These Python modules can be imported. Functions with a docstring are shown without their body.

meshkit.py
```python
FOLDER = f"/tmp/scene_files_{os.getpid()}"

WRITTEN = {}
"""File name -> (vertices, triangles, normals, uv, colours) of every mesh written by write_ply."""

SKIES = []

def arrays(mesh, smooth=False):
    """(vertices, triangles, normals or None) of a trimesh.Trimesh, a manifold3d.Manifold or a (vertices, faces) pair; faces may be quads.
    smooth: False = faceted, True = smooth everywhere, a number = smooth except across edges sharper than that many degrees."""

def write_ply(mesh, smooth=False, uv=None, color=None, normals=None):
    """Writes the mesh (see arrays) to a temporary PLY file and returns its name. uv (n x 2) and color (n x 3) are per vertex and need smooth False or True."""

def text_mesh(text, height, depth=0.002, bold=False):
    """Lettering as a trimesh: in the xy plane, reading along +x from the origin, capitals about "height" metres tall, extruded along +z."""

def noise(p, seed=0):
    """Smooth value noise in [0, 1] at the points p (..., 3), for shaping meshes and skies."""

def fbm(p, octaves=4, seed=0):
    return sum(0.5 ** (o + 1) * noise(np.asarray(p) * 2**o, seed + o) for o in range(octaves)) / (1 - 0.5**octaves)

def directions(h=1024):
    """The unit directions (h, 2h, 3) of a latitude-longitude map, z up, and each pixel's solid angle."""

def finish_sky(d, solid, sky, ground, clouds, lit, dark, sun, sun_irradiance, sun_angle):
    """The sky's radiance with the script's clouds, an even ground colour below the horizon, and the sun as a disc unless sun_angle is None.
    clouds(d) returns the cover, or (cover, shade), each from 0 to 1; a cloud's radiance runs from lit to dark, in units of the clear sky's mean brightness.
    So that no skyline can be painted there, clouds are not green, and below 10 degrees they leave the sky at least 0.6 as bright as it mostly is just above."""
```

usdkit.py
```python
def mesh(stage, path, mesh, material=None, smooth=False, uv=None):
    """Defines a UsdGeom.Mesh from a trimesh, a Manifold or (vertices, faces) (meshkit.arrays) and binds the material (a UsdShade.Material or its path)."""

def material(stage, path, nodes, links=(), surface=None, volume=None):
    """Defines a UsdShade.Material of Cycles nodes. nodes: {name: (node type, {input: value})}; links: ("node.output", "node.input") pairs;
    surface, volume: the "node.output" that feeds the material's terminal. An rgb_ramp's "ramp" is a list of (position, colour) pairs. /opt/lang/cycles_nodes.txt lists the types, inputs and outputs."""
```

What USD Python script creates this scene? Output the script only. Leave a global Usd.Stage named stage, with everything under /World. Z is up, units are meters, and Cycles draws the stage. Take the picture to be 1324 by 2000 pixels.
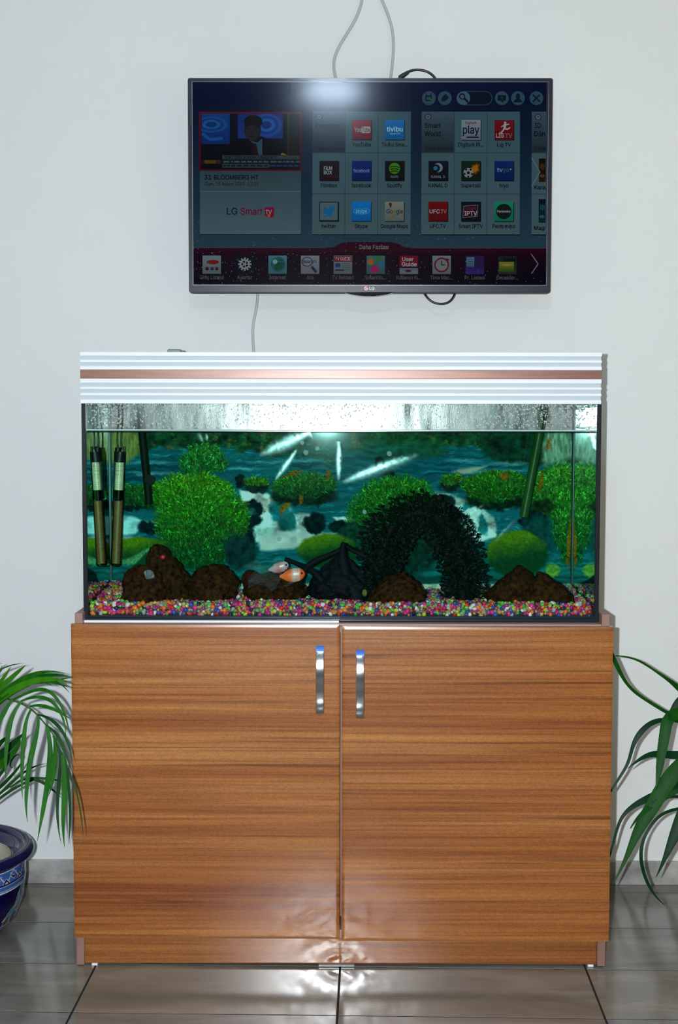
import math, random
import numpy as np, trimesh, usdkit, meshkit
from scipy.interpolate import CubicSpline, PchipInterpolator
from shapely.geometry import Polygon, box as sbox, Point, LineString
from shapely import affinity, union_all
import shapely
from pxr import Usd, UsdGeom, UsdLux, UsdShade, Gf, Sdf, Vt

R = random.Random(7)
RNG = np.random.default_rng(7)
stage = Usd.Stage.CreateInMemory()
UsdGeom.SetStageUpAxis(stage, 'Z')
UsdGeom.SetStageMetersPerUnit(stage, 1.0)
W = UsdGeom.Xform.Define(stage, '/World')
UsdGeom.Scope.Define(stage, '/World/Looks')

# ---------------------------------------------------------------- camera, lights, exposure
F, PITCH, YAW, ROLL, DIST, H = 2642.9, 0.0663, -0.0036, 0.0015, 3.7308, 1.2942
EXPOSURE = 0.0
FLASH = 1.55
_f = np.array([math.sin(YAW) * math.cos(PITCH), math.cos(YAW) * math.cos(PITCH), -math.sin(PITCH)])
_r = np.array([math.cos(YAW), -math.sin(YAW), 0.0]); _u = np.cross(_r, _f)
_r, _u = _r * math.cos(ROLL) + _u * math.sin(ROLL), -_r * math.sin(ROLL) + _u * math.cos(ROLL)
EYE = np.array([0.0, -DIST, H])
cam = UsdGeom.Camera.Define(stage, '/World/camera')
cam.CreateHorizontalApertureAttr(36.0); cam.CreateFocalLengthAttr(36.0 * F / 1324)
cam.CreateFStopAttr(0.0); cam.CreateExposureAttr(EXPOSURE)
M = np.eye(4); M[0, :3], M[1, :3], M[2, :3], M[3, :3] = _r, _u, -_f, EYE
cam.AddTransformOp().Set(Gf.Matrix4d(*M.ravel().tolist()))

def at(px, py, Y):
    """the point of the upright plane at depth Y that the photograph shows at pixel px, py"""
    d = _f + _r * (px - 662) / F - _u * (py - 1000) / F
    return EYE + d * ((Y - EYE[1]) / d[1])

def rect_light(name, pos, target, w, h, power, color):
    L = UsdLux.RectLight.Define(stage, '/World/' + name)
    L.CreateWidthAttr(w); L.CreateHeightAttr(h); L.CreateIntensityAttr(power); L.CreateColorAttr(Gf.Vec3f(*color))
    z = np.array(pos, float) - np.array(target, float); z /= np.linalg.norm(z)
    x = np.cross([0, 0, 1.0] if abs(z[2]) < .95 else [0, 1.0, 0], z); x /= np.linalg.norm(x); y = np.cross(z, x)
    m = np.eye(4); m[0, :3], m[1, :3], m[2, :3], m[3, :3] = x, y, z, pos
    L.AddTransformOp().Set(Gf.Matrix4d(*m.ravel().tolist()))
    return L
# the photographer's flash sits a hand's width left of the lens (camera turned upright)
fla = UsdLux.SphereLight.Define(stage, '/World/camera_flash')
fla.CreateRadiusAttr(0.012); fla.CreateIntensityAttr(41600 * FLASH); fla.CreateColorAttr(Gf.Vec3f(0.95, 1.0, 1.03))
sh = UsdLux.ShapingAPI.Apply(fla.GetPrim()); sh.CreateShapingConeAngleAttr(60.0); sh.CreateShapingConeSoftnessAttr(0.2)
fm = np.eye(4); fm[0, :3], fm[1, :3], fm[2, :3], fm[3, :3] = (1, 0, 0), (0, 0, 1), (0, -1, 0), (-0.088, -DIST, H + 0.022)
fla.AddTransformOp().Set(Gf.Matrix4d(*fm.ravel().tolist()))
# added area light for the warm ambient glow from the right
rect_light('right_fill_light', (2.75, -1.9, 1.5), (0.2, -0.2, 1.2), 1.3, 1.6, 2.8, (1.0, 0.82, 0.50))
dome = UsdLux.DomeLight.Define(stage, '/World/room_glow')
dome.CreateIntensityAttr(0.05); dome.CreateColorAttr(Gf.Vec3f(0.85, 0.92, 1.0))

# ---------------------------------------------------------------- helpers
used = {}
def numbered(path):
    n = used.get(path, 0); used[path] = n + 1
    return path if n == 0 else f'{path}_{n:03d}'

def tag(o, label=None, cat=None, group=None, kind=None):
    p = o.GetPrim() if hasattr(o, 'GetPrim') else o
    for k, v in (('label', label), ('category', cat), ('group', group), ('kind', kind)):
        if v: p.SetCustomDataByKey(k, v)
    return o

def thing(name, label, cat, loc=(0, 0, 0), group=None, kind=None):
    x = UsdGeom.Xform.Define(stage, numbered('/World/' + name))
    ORIG[str(x.GetPath())] = np.array(loc, float)
    x.AddTranslateOp().Set(Gf.Vec3d(*map(float, loc)))
    return tag(x, label, cat, group, kind)
ORIG = {}

def join(*ms):
    return trimesh.util.concatenate([m for m in ms if m is not None])

def obj(name, mesh, mat, parent=None, smooth=False, col=None, label=None, cat=None, group=None, kind=None, uv=None):
    """one Mesh; vertices are given in world coordinates"""
    if isinstance(mesh, (tuple, list)):
        mesh = trimesh.Trimesh(np.asarray(mesh[0], float), meshkit.arrays(mesh)[1], process=False)
    base = str(parent.GetPath()) if parent is not None else '/World'
    path = numbered(base + '/' + name)
    v = np.array(mesh.vertices, float); o = np.zeros(3)
    for p, loc in ORIG.items():
        if path.startswith(p + '/'): o = loc
    fcs = np.array(mesh.faces)
    if col is not None:
        un, inv = np.unique(fcs, return_inverse=True); v = v[un]; col = np.asarray(col)[un]; fcs = inv.reshape(fcs.shape)
    m2 = trimesh.Trimesh(v - o, fcs, process=False)
    p = usdkit.mesh(stage, path, m2, mat, smooth=smooth)
    if col is not None:
        UsdGeom.PrimvarsAPI(p).CreatePrimvar('col', Sdf.ValueTypeNames.Color3fArray, 'vertex').Set(Vt.Vec3fArray.FromNumpy(np.asarray(col, np.float32)))
    return tag(p, label, cat, group, kind)

def bx(x0, x1, y0, y1, z0, z1, bev=0.0):
    m = trimesh.creation.box([abs(x1 - x0), abs(y1 - y0), abs(z1 - z0)])
    if bev:
        d = np.array([abs(x1 - x0), abs(y1 - y0), abs(z1 - z0)]) / 2; b = min(bev, d.min() * .9)
        pts = []
        for sx in (-1, 1):
            for sy in (-1, 1):
                for sz in (-1, 1):
                    s = np.array([sx, sy, sz])
                    for k in range(3):
                        q = d - b; q[k] = d[k]; pts.append(s * q)
        m = trimesh.convex.convex_hull(np.array(pts))
    m.apply_translation([(x0 + x1) / 2, (y0 + y1) / 2, (z0 + z1) / 2])
    return m

def tube(pts, r, sides=10, smoothpts=0, caps=True):
    pts = np.asarray(pts, float)
    if smoothpts:
        t = np.r_[0, np.cumsum(np.linalg.norm(np.diff(pts, axis=0), axis=1))]
        tt = np.linspace(0, t[-1], smoothpts)
        rr = np.interp(tt, t, np.broadcast_to(r, len(pts)))
        pts = CubicSpline(t, pts)(tt); r = rr
    r = np.broadcast_to(np.asarray(r, float), len(pts))
    t = np.gradient(pts, axis=0); t /= np.linalg.norm(t, axis=1, keepdims=True)
    ref = np.array([0.31, 0.91, 0.27]); a = np.cross(t, ref); a /= np.linalg.norm(a, axis=1, keepdims=True); b = np.cross(t, a)
    an = np.arange(sides) * 2 * math.pi / sides
    v = pts[:, None] + r[:, None, None] * (np.cos(an)[None, :, None] * a[:, None] + np.sin(an)[None, :, None] * b[:, None])
    n = len(pts); i, j = np.meshgrid(np.arange(n - 1), np.arange(sides), indexing='ij')
    q = np.stack([i * sides + j, i * sides + (j + 1) % sides, (i + 1) * sides + (j + 1) % sides, (i + 1) * sides + j], -1).reshape(-1, 4)
    f = np.vstack([q[:, [0, 1, 2]], q[:, [0, 2, 3]]]); V = v.reshape(-1, 3)
    if caps:
        V = np.vstack([V, pts[0], pts[-1]]); k = n * sides
        jj = np.arange(sides)
        f = np.vstack([f, np.stack([np.full(sides, k), (jj + 1) % sides, jj], 1), np.stack([np.full(sides, k + 1), (n - 1) * sides + jj, (n - 1) * sides + (jj + 1) % sides], 1)])
    m = trimesh.Trimesh(V, f, process=False)
    if m.volume < 0: m.invert()
    return m

def lathe(profile, n=64, center=(0, 0, 0)):
    p = np.asarray(profile, float); th = np.arange(n) * 2 * math.pi / n
    v = np.stack([p[:, 0][:, None] * np.cos(th), p[:, 0][:, None] * np.sin(th), np.repeat(p[:, 1][:, None], n, 1)], -1).reshape(-1, 3) + np.array(center)
    k = len(p); i, j = np.meshgrid(np.arange(k - 1), np.arange(n), indexing='ij')
    q = np.stack([i * n + j, i * n + (j + 1) % n, (i + 1) * n + (j + 1) % n, (i + 1) * n + j], -1).reshape(-1, 4)
    return trimesh.Trimesh(v, np.vstack([q[:, [0, 1, 2]], q[:, [0, 2, 3]]]), process=False)

def slab(x0, x1, z0, z1, yf, yb, nx, nz, disp):
    """a board standing upright whose front face is a grid pushed out by disp(X, Z)"""
    X, Z = np.meshgrid(np.linspace(x0, x1, nx), np.linspace(z0, z1, nz), indexing='ij')
    D = disp(X, Z)
    e = .0012
    fr = np.stack([X, yf - D, Z], -1)
    ring = np.zeros_like(X); ring[[0, -1], :] = e; ring[:, [0, -1]] = e
    fr[..., 1] += ring
    bk = fr.copy(); bk[..., 1] = yb - D
    n = nx * nz; I = np.arange(n).reshape(nx, nz)
    q = np.stack([I[:-1, :-1], I[1:, :-1], I[1:, 1:], I[:-1, 1:]], -1).reshape(-1, 4)
    per = np.r_[I[:-1, 0], I[-1, :-1], I[:0:-1, -1], I[0, :0:-1]]
    side = np.stack([per, per + n, np.roll(per, -1) + n, np.roll(per, -1)], -1)
    q = np.vstack([q, (q + n)[:, ::-1], side])
    m = trimesh.Trimesh(np.vstack([fr.reshape(-1, 3), bk.reshape(-1, 3)]), np.vstack([q[:, [0, 1, 2]], q[:, [0, 2, 3]]]), process=False)
    return m

def lin(c):
    c = np.asarray(c, float) / 255.0
    return np.where(c <= 0.04045, c / 12.92, ((c + 0.055) / 1.055) ** 2.4)

# ---------------------------------------------------------------- materials
L_ = '/World/Looks/'
MATS = {}
def pm(name, color, rough=0.5, **kw):
    if name not in MATS:
        MATS[name] = usdkit.material(stage, L_ + name, {'p': ('principled_bsdf', dict(base_color=tuple(color), roughness=rough, **kw))}, surface='p.BSDF')
    return MATS[name]

def noisy(name, c1, c2, scale=8, rough=0.5, stretch=(1, 1, 1), detail=4, bump=0.0, lo=.3, hi=.7, **kw):
    nodes = {'g': ('geometry', {}), 'm': ('mapping', {'scale': stretch}), 'n': ('noise_texture', {'scale': scale, 'detail': detail, 'roughness': .6}),
             'r': ('rgb_ramp', {'ramp': [(lo, tuple(c1)), (hi, tuple(c2))]}), 'p': ('principled_bsdf', dict(roughness=rough, **kw))}
    links = [('g.position', 'm.vector'), ('m.vector', 'n.vector'), ('n.fac', 'r.fac'), ('r.color', 'p.base_color')]
    if bump:
        nodes['b'] = ('bump', {'strength': .6, 'distance': bump}); links += [('n.fac', 'b.height'), ('b.normal', 'p.normal')]
    MATS[name] = usdkit.material(stage, L_ + name, nodes, links, surface='p.BSDF')
    return MATS[name]

def wood(name, tones, rough=0.25, off=0.0, sat=1.0, spec=.8, coat=.15):
    dark, mid, light, vein = [tuple(np.array(t) * sat) for t in tones]
    nodes = {
        'g': ('geometry', {}),
        'm1': ('mapping', {'scale': (1.8, 1, 170), 'location': (off, 0, off)}), 'n1': ('noise_texture', {'scale': 1, 'detail': 5, 'roughness': .65}),
        'm2': ('mapping', {'scale': (.5, 1, 23), 'location': (off * 2, 3, off)}), 'n2': ('noise_texture', {'scale': 1, 'detail': 3, 'roughness': .55, 'distortion': .25}),
        'm3': ('mapping', {'scale': (.9, 1, 85), 'location': (off, 7, off * 3)}), 'n3': ('noise_texture', {'scale': 1, 'detail': 4, 'roughness': .5, 'distortion': .35}),
        'm4': ('mapping', {'scale': (190, 1, 420)}), 'n4': ('noise_texture', {'scale': 1, 'detail': 2}),
        'r2': ('rgb_ramp', {'ramp': [(.28, dark), (.48, mid), (.72, light)]}),
        'r1': ('rgb_ramp', {'ramp': [(.25, (.45, .38, .32)), (.5, (1, 1, 1)), (.75, (1.32, 1.42, 1.5))]}),
        'r3': ('rgb_ramp', {'ramp': [(.30, (1, 1, 1)), (.37, (0, 0, 0))]}),
        'r4': ('rgb_ramp', {'ramp': [(.3, (.82, .8, .78)), (.7, (1.13, 1.14, 1.15))]}),
        'x1': ('mix', {'mix_type': 'multiply', 'fac': 1.0}), 'x4': ('mix', {'mix_type': 'multiply', 'fac': 1.0}),
        'x3': ('mix', {'mix_type': 'mix', 'color2': vein}),
        'v': ('math', {'math_type': 'multiply', 'value2': .6}),
        'b': ('bump', {'strength': .25, 'distance': .0004}),
        'p': ('principled_bsdf', {'roughness': rough, 'specular_ior_level': spec, 'coat_weight': coat, 'coat_roughness': .16})}
    links = []
    for k in '1234': links += [('g.position', f'm{k}.vector'), (f'm{k}.vector', f'n{k}.vector')]
    links += [('n1.fac', 'r1.fac'), ('n2.fac', 'r2.fac'), ('n3.fac', 'r3.fac'), ('n4.fac', 'r4.fac'), ('r2.color', 'x1.color1'), ('r1.color', 'x1.color2'),
              ('x1.color', 'x4.color1'), ('r4.color', 'x4.color2'), ('x4.color', 'x3.color1'), ('r3.color', 'v.value1'), ('v.value', 'x3.fac'), ('x3.color', 'p.base_color'),
              ('n1.fac', 'b.height'), ('b.normal', 'p.normal')]
    MATS[name] = usdkit.material(stage, L_ + name, nodes, links, surface='p.BSDF')
    return MATS[name]

def vcol(name, rough=0.6, emit=0.0, gain=1.0, **kw):
    nodes = {'a': ('attribute', {'attribute': 'col'}), 'p': ('principled_bsdf', dict(roughness=rough, **kw))}
    links = [('a.color', 'p.base_color')]
    if emit:
        nodes['p'][1]['emission_strength'] = emit; nodes['p'][1]['base_color'] = (.0, .0, .0)
        links = [('a.color', 'p.emission_color')]
    MATS[name] = usdkit.material(stage, L_ + name, nodes, links, surface='p.BSDF')
    return MATS[name]

def pane_mat(name, ior=1.45, tint=(1, 1, 1), rough=0.0, base=None):
    nodes = {'f': ('fresnel', {'IOR': ior}), 't': ('transparent_bsdf', {'color': tint}), 'g': ('glossy_bsdf', {'color': (1, 1, 1), 'roughness': rough}), 'm': ('mix_closure', {})}
    MATS[name] = usdkit.material(stage, L_ + name, nodes, [('f.fac', 'm.fac'), ('t.BSDF', 'm.closure1'), ('g.BSDF', 'm.closure2')], surface='m.closure')
    return MATS[name]

TEAK = [(.195, .050, .0110), (.285, .094, .0195), (.375, .153, .042), (.070, .016, .004)]
wood('teak_door', TEAK); wood('teak_door_right', TEAK, off=1.7)
wood('teak_plinth', [(.20, .060, .012), (.28, .095, .02), (.35, .13, .032), (.075, .018, .004)], coat=.6, spec=1.0, rough=.21, off=3.1)
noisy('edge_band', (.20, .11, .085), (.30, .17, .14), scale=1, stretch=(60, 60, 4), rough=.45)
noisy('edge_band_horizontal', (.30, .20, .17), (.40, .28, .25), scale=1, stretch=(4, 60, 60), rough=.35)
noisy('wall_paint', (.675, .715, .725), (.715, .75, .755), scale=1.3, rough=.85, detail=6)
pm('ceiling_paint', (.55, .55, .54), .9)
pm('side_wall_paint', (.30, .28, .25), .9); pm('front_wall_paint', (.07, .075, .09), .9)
noisy('skirting_stone', (.20, .205, .20), (.44, .44, .42), scale=9, stretch=(1, 1, 1.8), rough=.35, detail=9, lo=.32, hi=.66)
pm('grout', (.022, .022, .022), .9, specular_ior_level=.1)
pm('black_silicone', (.006, .008, .012), .25)
pm('black_plastic', (.005, .005, .007), .45, specular_ior_level=.3)
pm('hood_white', (.70, .755, .79), .45, specular_ior_level=.35)
pm('hood_groove', (.45, .525, .575), .5, specular_ior_level=.3)
pm('cable_white', (.42, .46, .46), .4)
pm('cable_black', (.006, .006, .008), .3)
pm('chrome', (.60, .63, .66), .16, metallic=1.0)
pm('blue_film', (.03, .16, .62), .25, coat_weight=.5)
pm('foam_white', (.75, .77, .78), .8)

def setting(name, mesh, mat, **kw):
    return obj(name, mesh, mat, kind='structure', **kw)

# ---------------------------------------------------------------- room
XL, XR, YB, ZC = -2.6, 2.8, -7.5, 2.95
setting('wall_back', bx(XL, XR, 0, .12, 0, ZC), MATS['wall_paint'], label='plain pale grey-white painted wall behind the aquarium')
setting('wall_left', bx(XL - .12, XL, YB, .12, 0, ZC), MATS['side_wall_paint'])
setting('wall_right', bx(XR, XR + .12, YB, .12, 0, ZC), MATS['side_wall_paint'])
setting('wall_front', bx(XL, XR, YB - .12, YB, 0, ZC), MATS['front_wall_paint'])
setting('ceiling', bx(XL - .12, XR + .12, YB - .12, .12, ZC, ZC + .12), MATS['ceiling_paint'])
fl = setting('floor', bx(XL - .12, XR + .12, YB - .12, .12, -.15, -.0013), MATS['grout'], label='glossy grey-brown marbled tile floor with thin dark joints')

def tile_mat(name, off, c1, c2):
    nodes = {'g': ('geometry', {}), 'm': ('mapping', {'scale': (1.1, 4.2, 1), 'rotation': (0, 0, .22), 'location': (off, off * 2.3, off)}),
             'n': ('noise_texture', {'scale': 2.3, 'detail': 7, 'roughness': .62, 'distortion': .7}), 'r': ('rgb_ramp', {'ramp': [(.3, c1), (.55, c2), (.72, tuple(np.array(c2) * 1.45))]}),
             'p': ('principled_bsdf', {'roughness': .14, 'specular_ior_level': .95})}
    MATS[name] = usdkit.material(stage, L_ + name, nodes, [('g.position', 'm.vector'), ('m.vector', 'n.vector'), ('n.fac', 'r.fac'), ('r.color', 'p.base_color')], surface='p.BSDF')
    return MATS[name]
TM = [tile_mat(f'marble_tile_{"abcd"[k]}', 1.7 * k, c, d) for k, (c, d) in enumerate([((.118, .106, .09), (.178, .160, .136)), ((.112, .105, .094), (.172, .160, .142)), ((.122, .107, .088), (.18, .158, .13)), ((.108, .103, .095), (.165, .156, .143))])]
def tile(cx, cy, w, d, rot):
    g = .0048
    m = bx(-w / 2 + g / 2, w / 2 - g / 2, -d / 2 + g / 2, d / 2 - g / 2, -.008, 0, bev=.0003)
    m.apply_transform(trimesh.transformations.rotation_matrix(rot, [0, 0, 1])); m.apply_translation([cx, cy, 0])
    return m
def floor_at(px, py):
    d = _f + _r * (px - 662) / F - _u * (py - 1000) / F
    return EYE + d * (-EYE[2] / d[2])
A = floor_at(664, 1893); B = floor_at(656, 2000); C1 = floor_at(50, 1976); C2 = floor_at(1250, 1990.5)
trot = math.atan2(C2[1] - C1[1], C2[0] - C1[0]); ux = np.array([math.cos(trot), math.sin(trot)]); uy = np.array([-ux[1], ux[0]])
tw = .583; td = abs(((floor_at(1260, 1895) - floor_at(1260, 1991))[:2] @ uy))
org = A[:2] + uy * (((C1[:2] - A[:2]) @ uy))
k = 0
for j in range(-3, 6):
    for i in range(-4, 5):
        c = org + ux * tw * (i + .5) + uy * td * (j + .5)
        if c[0] < XL + .3 or c[0] > XR - .3 or c[1] > .11: continue
        m = tile(c[0], c[1], tw, td, trot)
        obj('tile', m, TM[(i * 2 + j * 3) % 4], fl)
rest = []
for j in range(-24, 6):
    for i in range(-5, 6):
        c = org + ux * tw * (i + .5) + uy * td * (j + .5)
        inn = (-3 <= j < 6 and -4 <= i < 5 and not (c[0] < XL + .3 or c[0] > XR - .3 or c[1] > .11))
        if not inn and XL - .3 < c[0] < XR + .3 and YB - .1 < c[1] < .11: rest.append(tile(c[0], c[1], tw, td, trot))
obj('tile_field', join(*rest), TM[0], fl, kind='stuff')
zb = at(80, 1680, -.012)[2]
bb = setting('baseboard_back', bx(XL, XR, -.012, 0, 0, zb, bev=.002), MATS['skirting_stone'], label='grey marbled stone skirting along the foot of the white wall')

# ceiling lamp behind the camera position: shows as the soft streak on the television
p = at(640, 180, -.085); dz = (p[2] - H) / (-.085 + DIST); yl = -.085 - (ZC - .06 - p[2]) / dz
lampY = yl
cl = thing('ceiling_lamp', 'square white ceiling lamp above the viewer, seen only mirrored on the television', 'lamp', (-.06, lampY, ZC - .05))
obj('frame', bx(-.19, .07, lampY - .09, lampY + .09, ZC - .05, ZC, bev=.006), MATS['hood_white'], cl)
MATS['lamp_glow'] = usdkit.material(stage, L_ + 'lamp_glow', {'e': ('emission', {'color': (.62, .80, 1.0), 'strength': 260.0})}, surface='e.emission')
obj('diffuser', bx(-.18, .06, lampY - .05, lampY + .05, ZC - .058, ZC - .05), MATS['lamp_glow'], cl)

# ---------------------------------------------------------------- cabinet
YD = -.606            # front of the doors
YP = YD + .018        # front edge of the carcass
XDL, XDR = -.6355, .6275
SEAM = at(664.5, 1500, YD)[0]
ztop_l = at(137, 1219, YD)[2]; ztop_r = at(1191, 1224.5, YD)[2]
zbot_l = at(147, 1832, YD)[2]; zbot_r = at(1186, 1839, YD)[2]
YBK = -.05
cab = thing('aquarium_cabinet', 'low teak-effect two-door cabinet carrying the aquarium', 'cabinet', (0, -.33, 0))
SXL, SXR = XDL + .006, XDR - .006
zrim = at(142, 1198, YP)[2]
ztray = at(400, 1218.5, YP)[2]
PXL, PXR = at(150, 1887, YP)[0], at(1181, 1891, YP)[0]
def side(x0, x1, b0, b1):
    # side panel, slightly narrower at the foot as in the photograph
    v = np.array([(x0, YP, zrim), (x1, YP, zrim), (x1, YBK, zrim), (x0, YBK, zrim), (b0, YP, .004), (b1, YP, .004), (b1, YBK, .004), (b0, YBK, .004)])
    return trimesh.convex.convex_hull(v)
obj('side_panel', side(SXL, SXL + .018, PXL, PXL + .018), MATS['edge_band'], cab, label='left side panel with pinkish edge banding')
obj('side_panel', side(SXR - .018, SXR, PXR - .018, PXR), MATS['edge_band'], cab, label='right side panel with pinkish edge banding')
obj('top_board', bx(SXL + .018, SXR - .018, YP, YBK, ztray - .02, ztray, bev=.001), MATS['edge_band_horizontal'], cab)
obj('back_panel', bx(PXL + .018, PXR - .018, YBK - .006, YBK, .02, zrim - .03), MATS['edge_band'], cab)
obj('bottom_board', bx(PXL + .0185, PXR - .0185, YP + .002, YBK - .006, .072, .09), MATS['edge_band_horizontal'], cab)
rp = np.random.default_rng(3)
def swell(X, Z):
    # damp has swollen the boards near the foot of the middle joint
    a = .0012 * np.exp(-((X - SEAM + .02) / .085) ** 2) * np.exp(-(np.maximum(Z - .072, 0) / .060) ** 2)
    b = .0022 * np.exp(-((X - SEAM) / .2) ** 2) * np.exp(-((Z - .24) / .12) ** 2)
    P = np.stack([X * 22, Z * 30, X * 0], -1)
    return a + b + .0011 * (meshkit.fbm(P, 3, 5) - .5) * np.exp(-((X - SEAM) / .16) ** 2) * np.exp(-(np.maximum(Z - .07, 0) / .12) ** 2) * 2
dl = obj('door', slab(XDL, SEAM - .0014, zbot_l, ztop_l, YD, YP - .0005, 140, 160, swell), MATS['teak_door'], cab, smooth=40, label='left door')
dr = obj('door', slab(SEAM + .0037, XDR, zbot_r, ztop_r, YD, YP - .0005, 140, 160, swell), MATS['teak_door_right'], cab, smooth=40, label='right door')
obj('edge_strip', bx(SEAM + .0000, SEAM + .0036, YD + .0002, YP - .001, zbot_r + .06, ztop_r, bev=.0003), MATS['edge_band'], dr)
def ripple(X, Z):
    r = np.hypot((X - SEAM + .005) / 1.6, Z - .012)
    nz_ = meshkit.fbm(np.stack([X * 26, Z * 40, X * 0 + 2], -1), 3, 12)
    return .0012 * np.exp(-((X - SEAM) / .10) ** 2) * np.exp(-((Z - .03) / .05) ** 2) + .0004 * np.cos(r * 175 + 5 * nz_) * np.exp(-(r / .042) ** 2) * (.3 + 1.3 * nz_) + .0016 * (nz_ - .5) * np.exp(-((X - SEAM) / .09) ** 2)
obj('plinth', slab(PXL + .0185, PXR - .0185, .006, max(zbot_l, zbot_r) + .004, YP + .004, YP + .020, 260, 50, ripple), MATS['teak_plinth'], cab, smooth=40)
a = at(622, 1889, YP); b = at(692, 1889, YP)
obj('joint_clip', bx(a[0], b[0], YP - .002, YP + .01, .001, .0045, bev=.0008), pm('clear_plastic', (.36, .38, .39), .2), cab)
for px in (184, 1154):
    q = at(px, 1888, YP)
    obj('foot', bx(q[0] - .007, q[0] + .007, YP + .003, YP + .02, 0, .0055, bev=.001), MATS['foam_white'], cab)

def handle(door, xl, xr, y0, y1, label):
    a, b = at((xl + xr) / 2, y0, YD - .02), at((xl + xr) / 2, y1, YD - .02)
    w = .0190; cx = a[0]; n = 60
    t = np.linspace(0, 1, n)
    z = b[2] + (a[2] - b[2]) * t
    # bow profile with a wave: feet on the door, two crests
    y = YD - .004 - .021 * np.sin(np.pi * np.clip(t, 0, 1)) ** .55 - .0016 * np.sin(2 * np.pi * t * 1.5 + .5) * np.sin(np.pi * t)
    y[0] = y[-1] = YD
    dy = np.gradient(y); dz = np.gradient(z); L = np.hypot(dy, dz); nrm = np.stack([-dz / L, dy / L], 1)
    nrm = nrm * np.sign(-nrm[:, :1] + 1e-9)
    th = .004
    sec = [(-w / 2, 0.0006), (-w / 2 + .0012, -.0008), (0, -.0012), (w / 2 - .0012, -.0008), (w / 2, .0006), (w / 2, th), (-w / 2, th)]
    V = []
    for i in range(n):
        for sx, s in sec: V.append((cx + sx, y[i] - nrm[i, 0] * s, z[i] - nrm[i, 1] * s))
    k = len(sec); i, j = np.meshgrid(np.arange(n - 1), np.arange(k), indexing='ij')
    q = np.stack([i * k + j, i * k + (j + 1) % k, (i + 1) * k + (j + 1) % k, (i + 1) * k + j], -1).reshape(-1, 4)
    f = np.vstack([q[:, [0, 1, 2]], q[:, [0, 2, 3]], [[0, m, m + 1] for m in range(1, k - 1)], [[(n - 1) * k, (n - 1) * k + m + 1, (n - 1) * k + m] for m in range(1, k - 1)]])
    m = trimesh.Trimesh(V, f, process=False)
    if m.volume < 0: m.invert()
    obj('handle', m, MATS['chrome'], door, smooth=35, label=label)
    # strip of blue protective film left on the upper end
    sel = [i for i in range(n) if t[i] > .925]
    V2 = []
    for i in sel:
        for sx, s in ((-w / 2 - .0004, -.0012), (w / 2 + .0004, -.0012), (w / 2 + .0004, .001), (-w / 2 - .0004, .001)): V2.append((cx + sx, y[i] - nrm[i, 0] * s - .0014, z[i] - nrm[i, 1] * s))
    n2 = len(sel); i, j = np.meshgrid(np.arange(n2 - 1), np.arange(4), indexing='ij')
    q = np.stack([i * 4 + j, i * 4 + (j + 1) % 4, (i + 1) * 4 + (j + 1) % 4, (i + 1) * 4 + j], -1).reshape(-1, 4)
    m2 = trimesh.Trimesh(V2, np.vstack([q[:, [0, 1, 2]], q[:, [0, 2, 3]], [[0, 1, 2], [0, 2, 3]], [[4 * n2 - 4, 4 * n2 - 3, 4 * n2 - 2], [4 * n2 - 4, 4 * n2 - 2, 4 * n2 - 1]]]), process=False)
    obj('protective_film', m2, MATS['blue_film'], door, label='blue film on the upper end of the handle')
handle(dl, 617, 632.5, 1264, 1398, 'wavy chrome bow handle')
handle(dr, 695.5, 711.5, 1272.5, 1407, 'wavy chrome bow handle')

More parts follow.
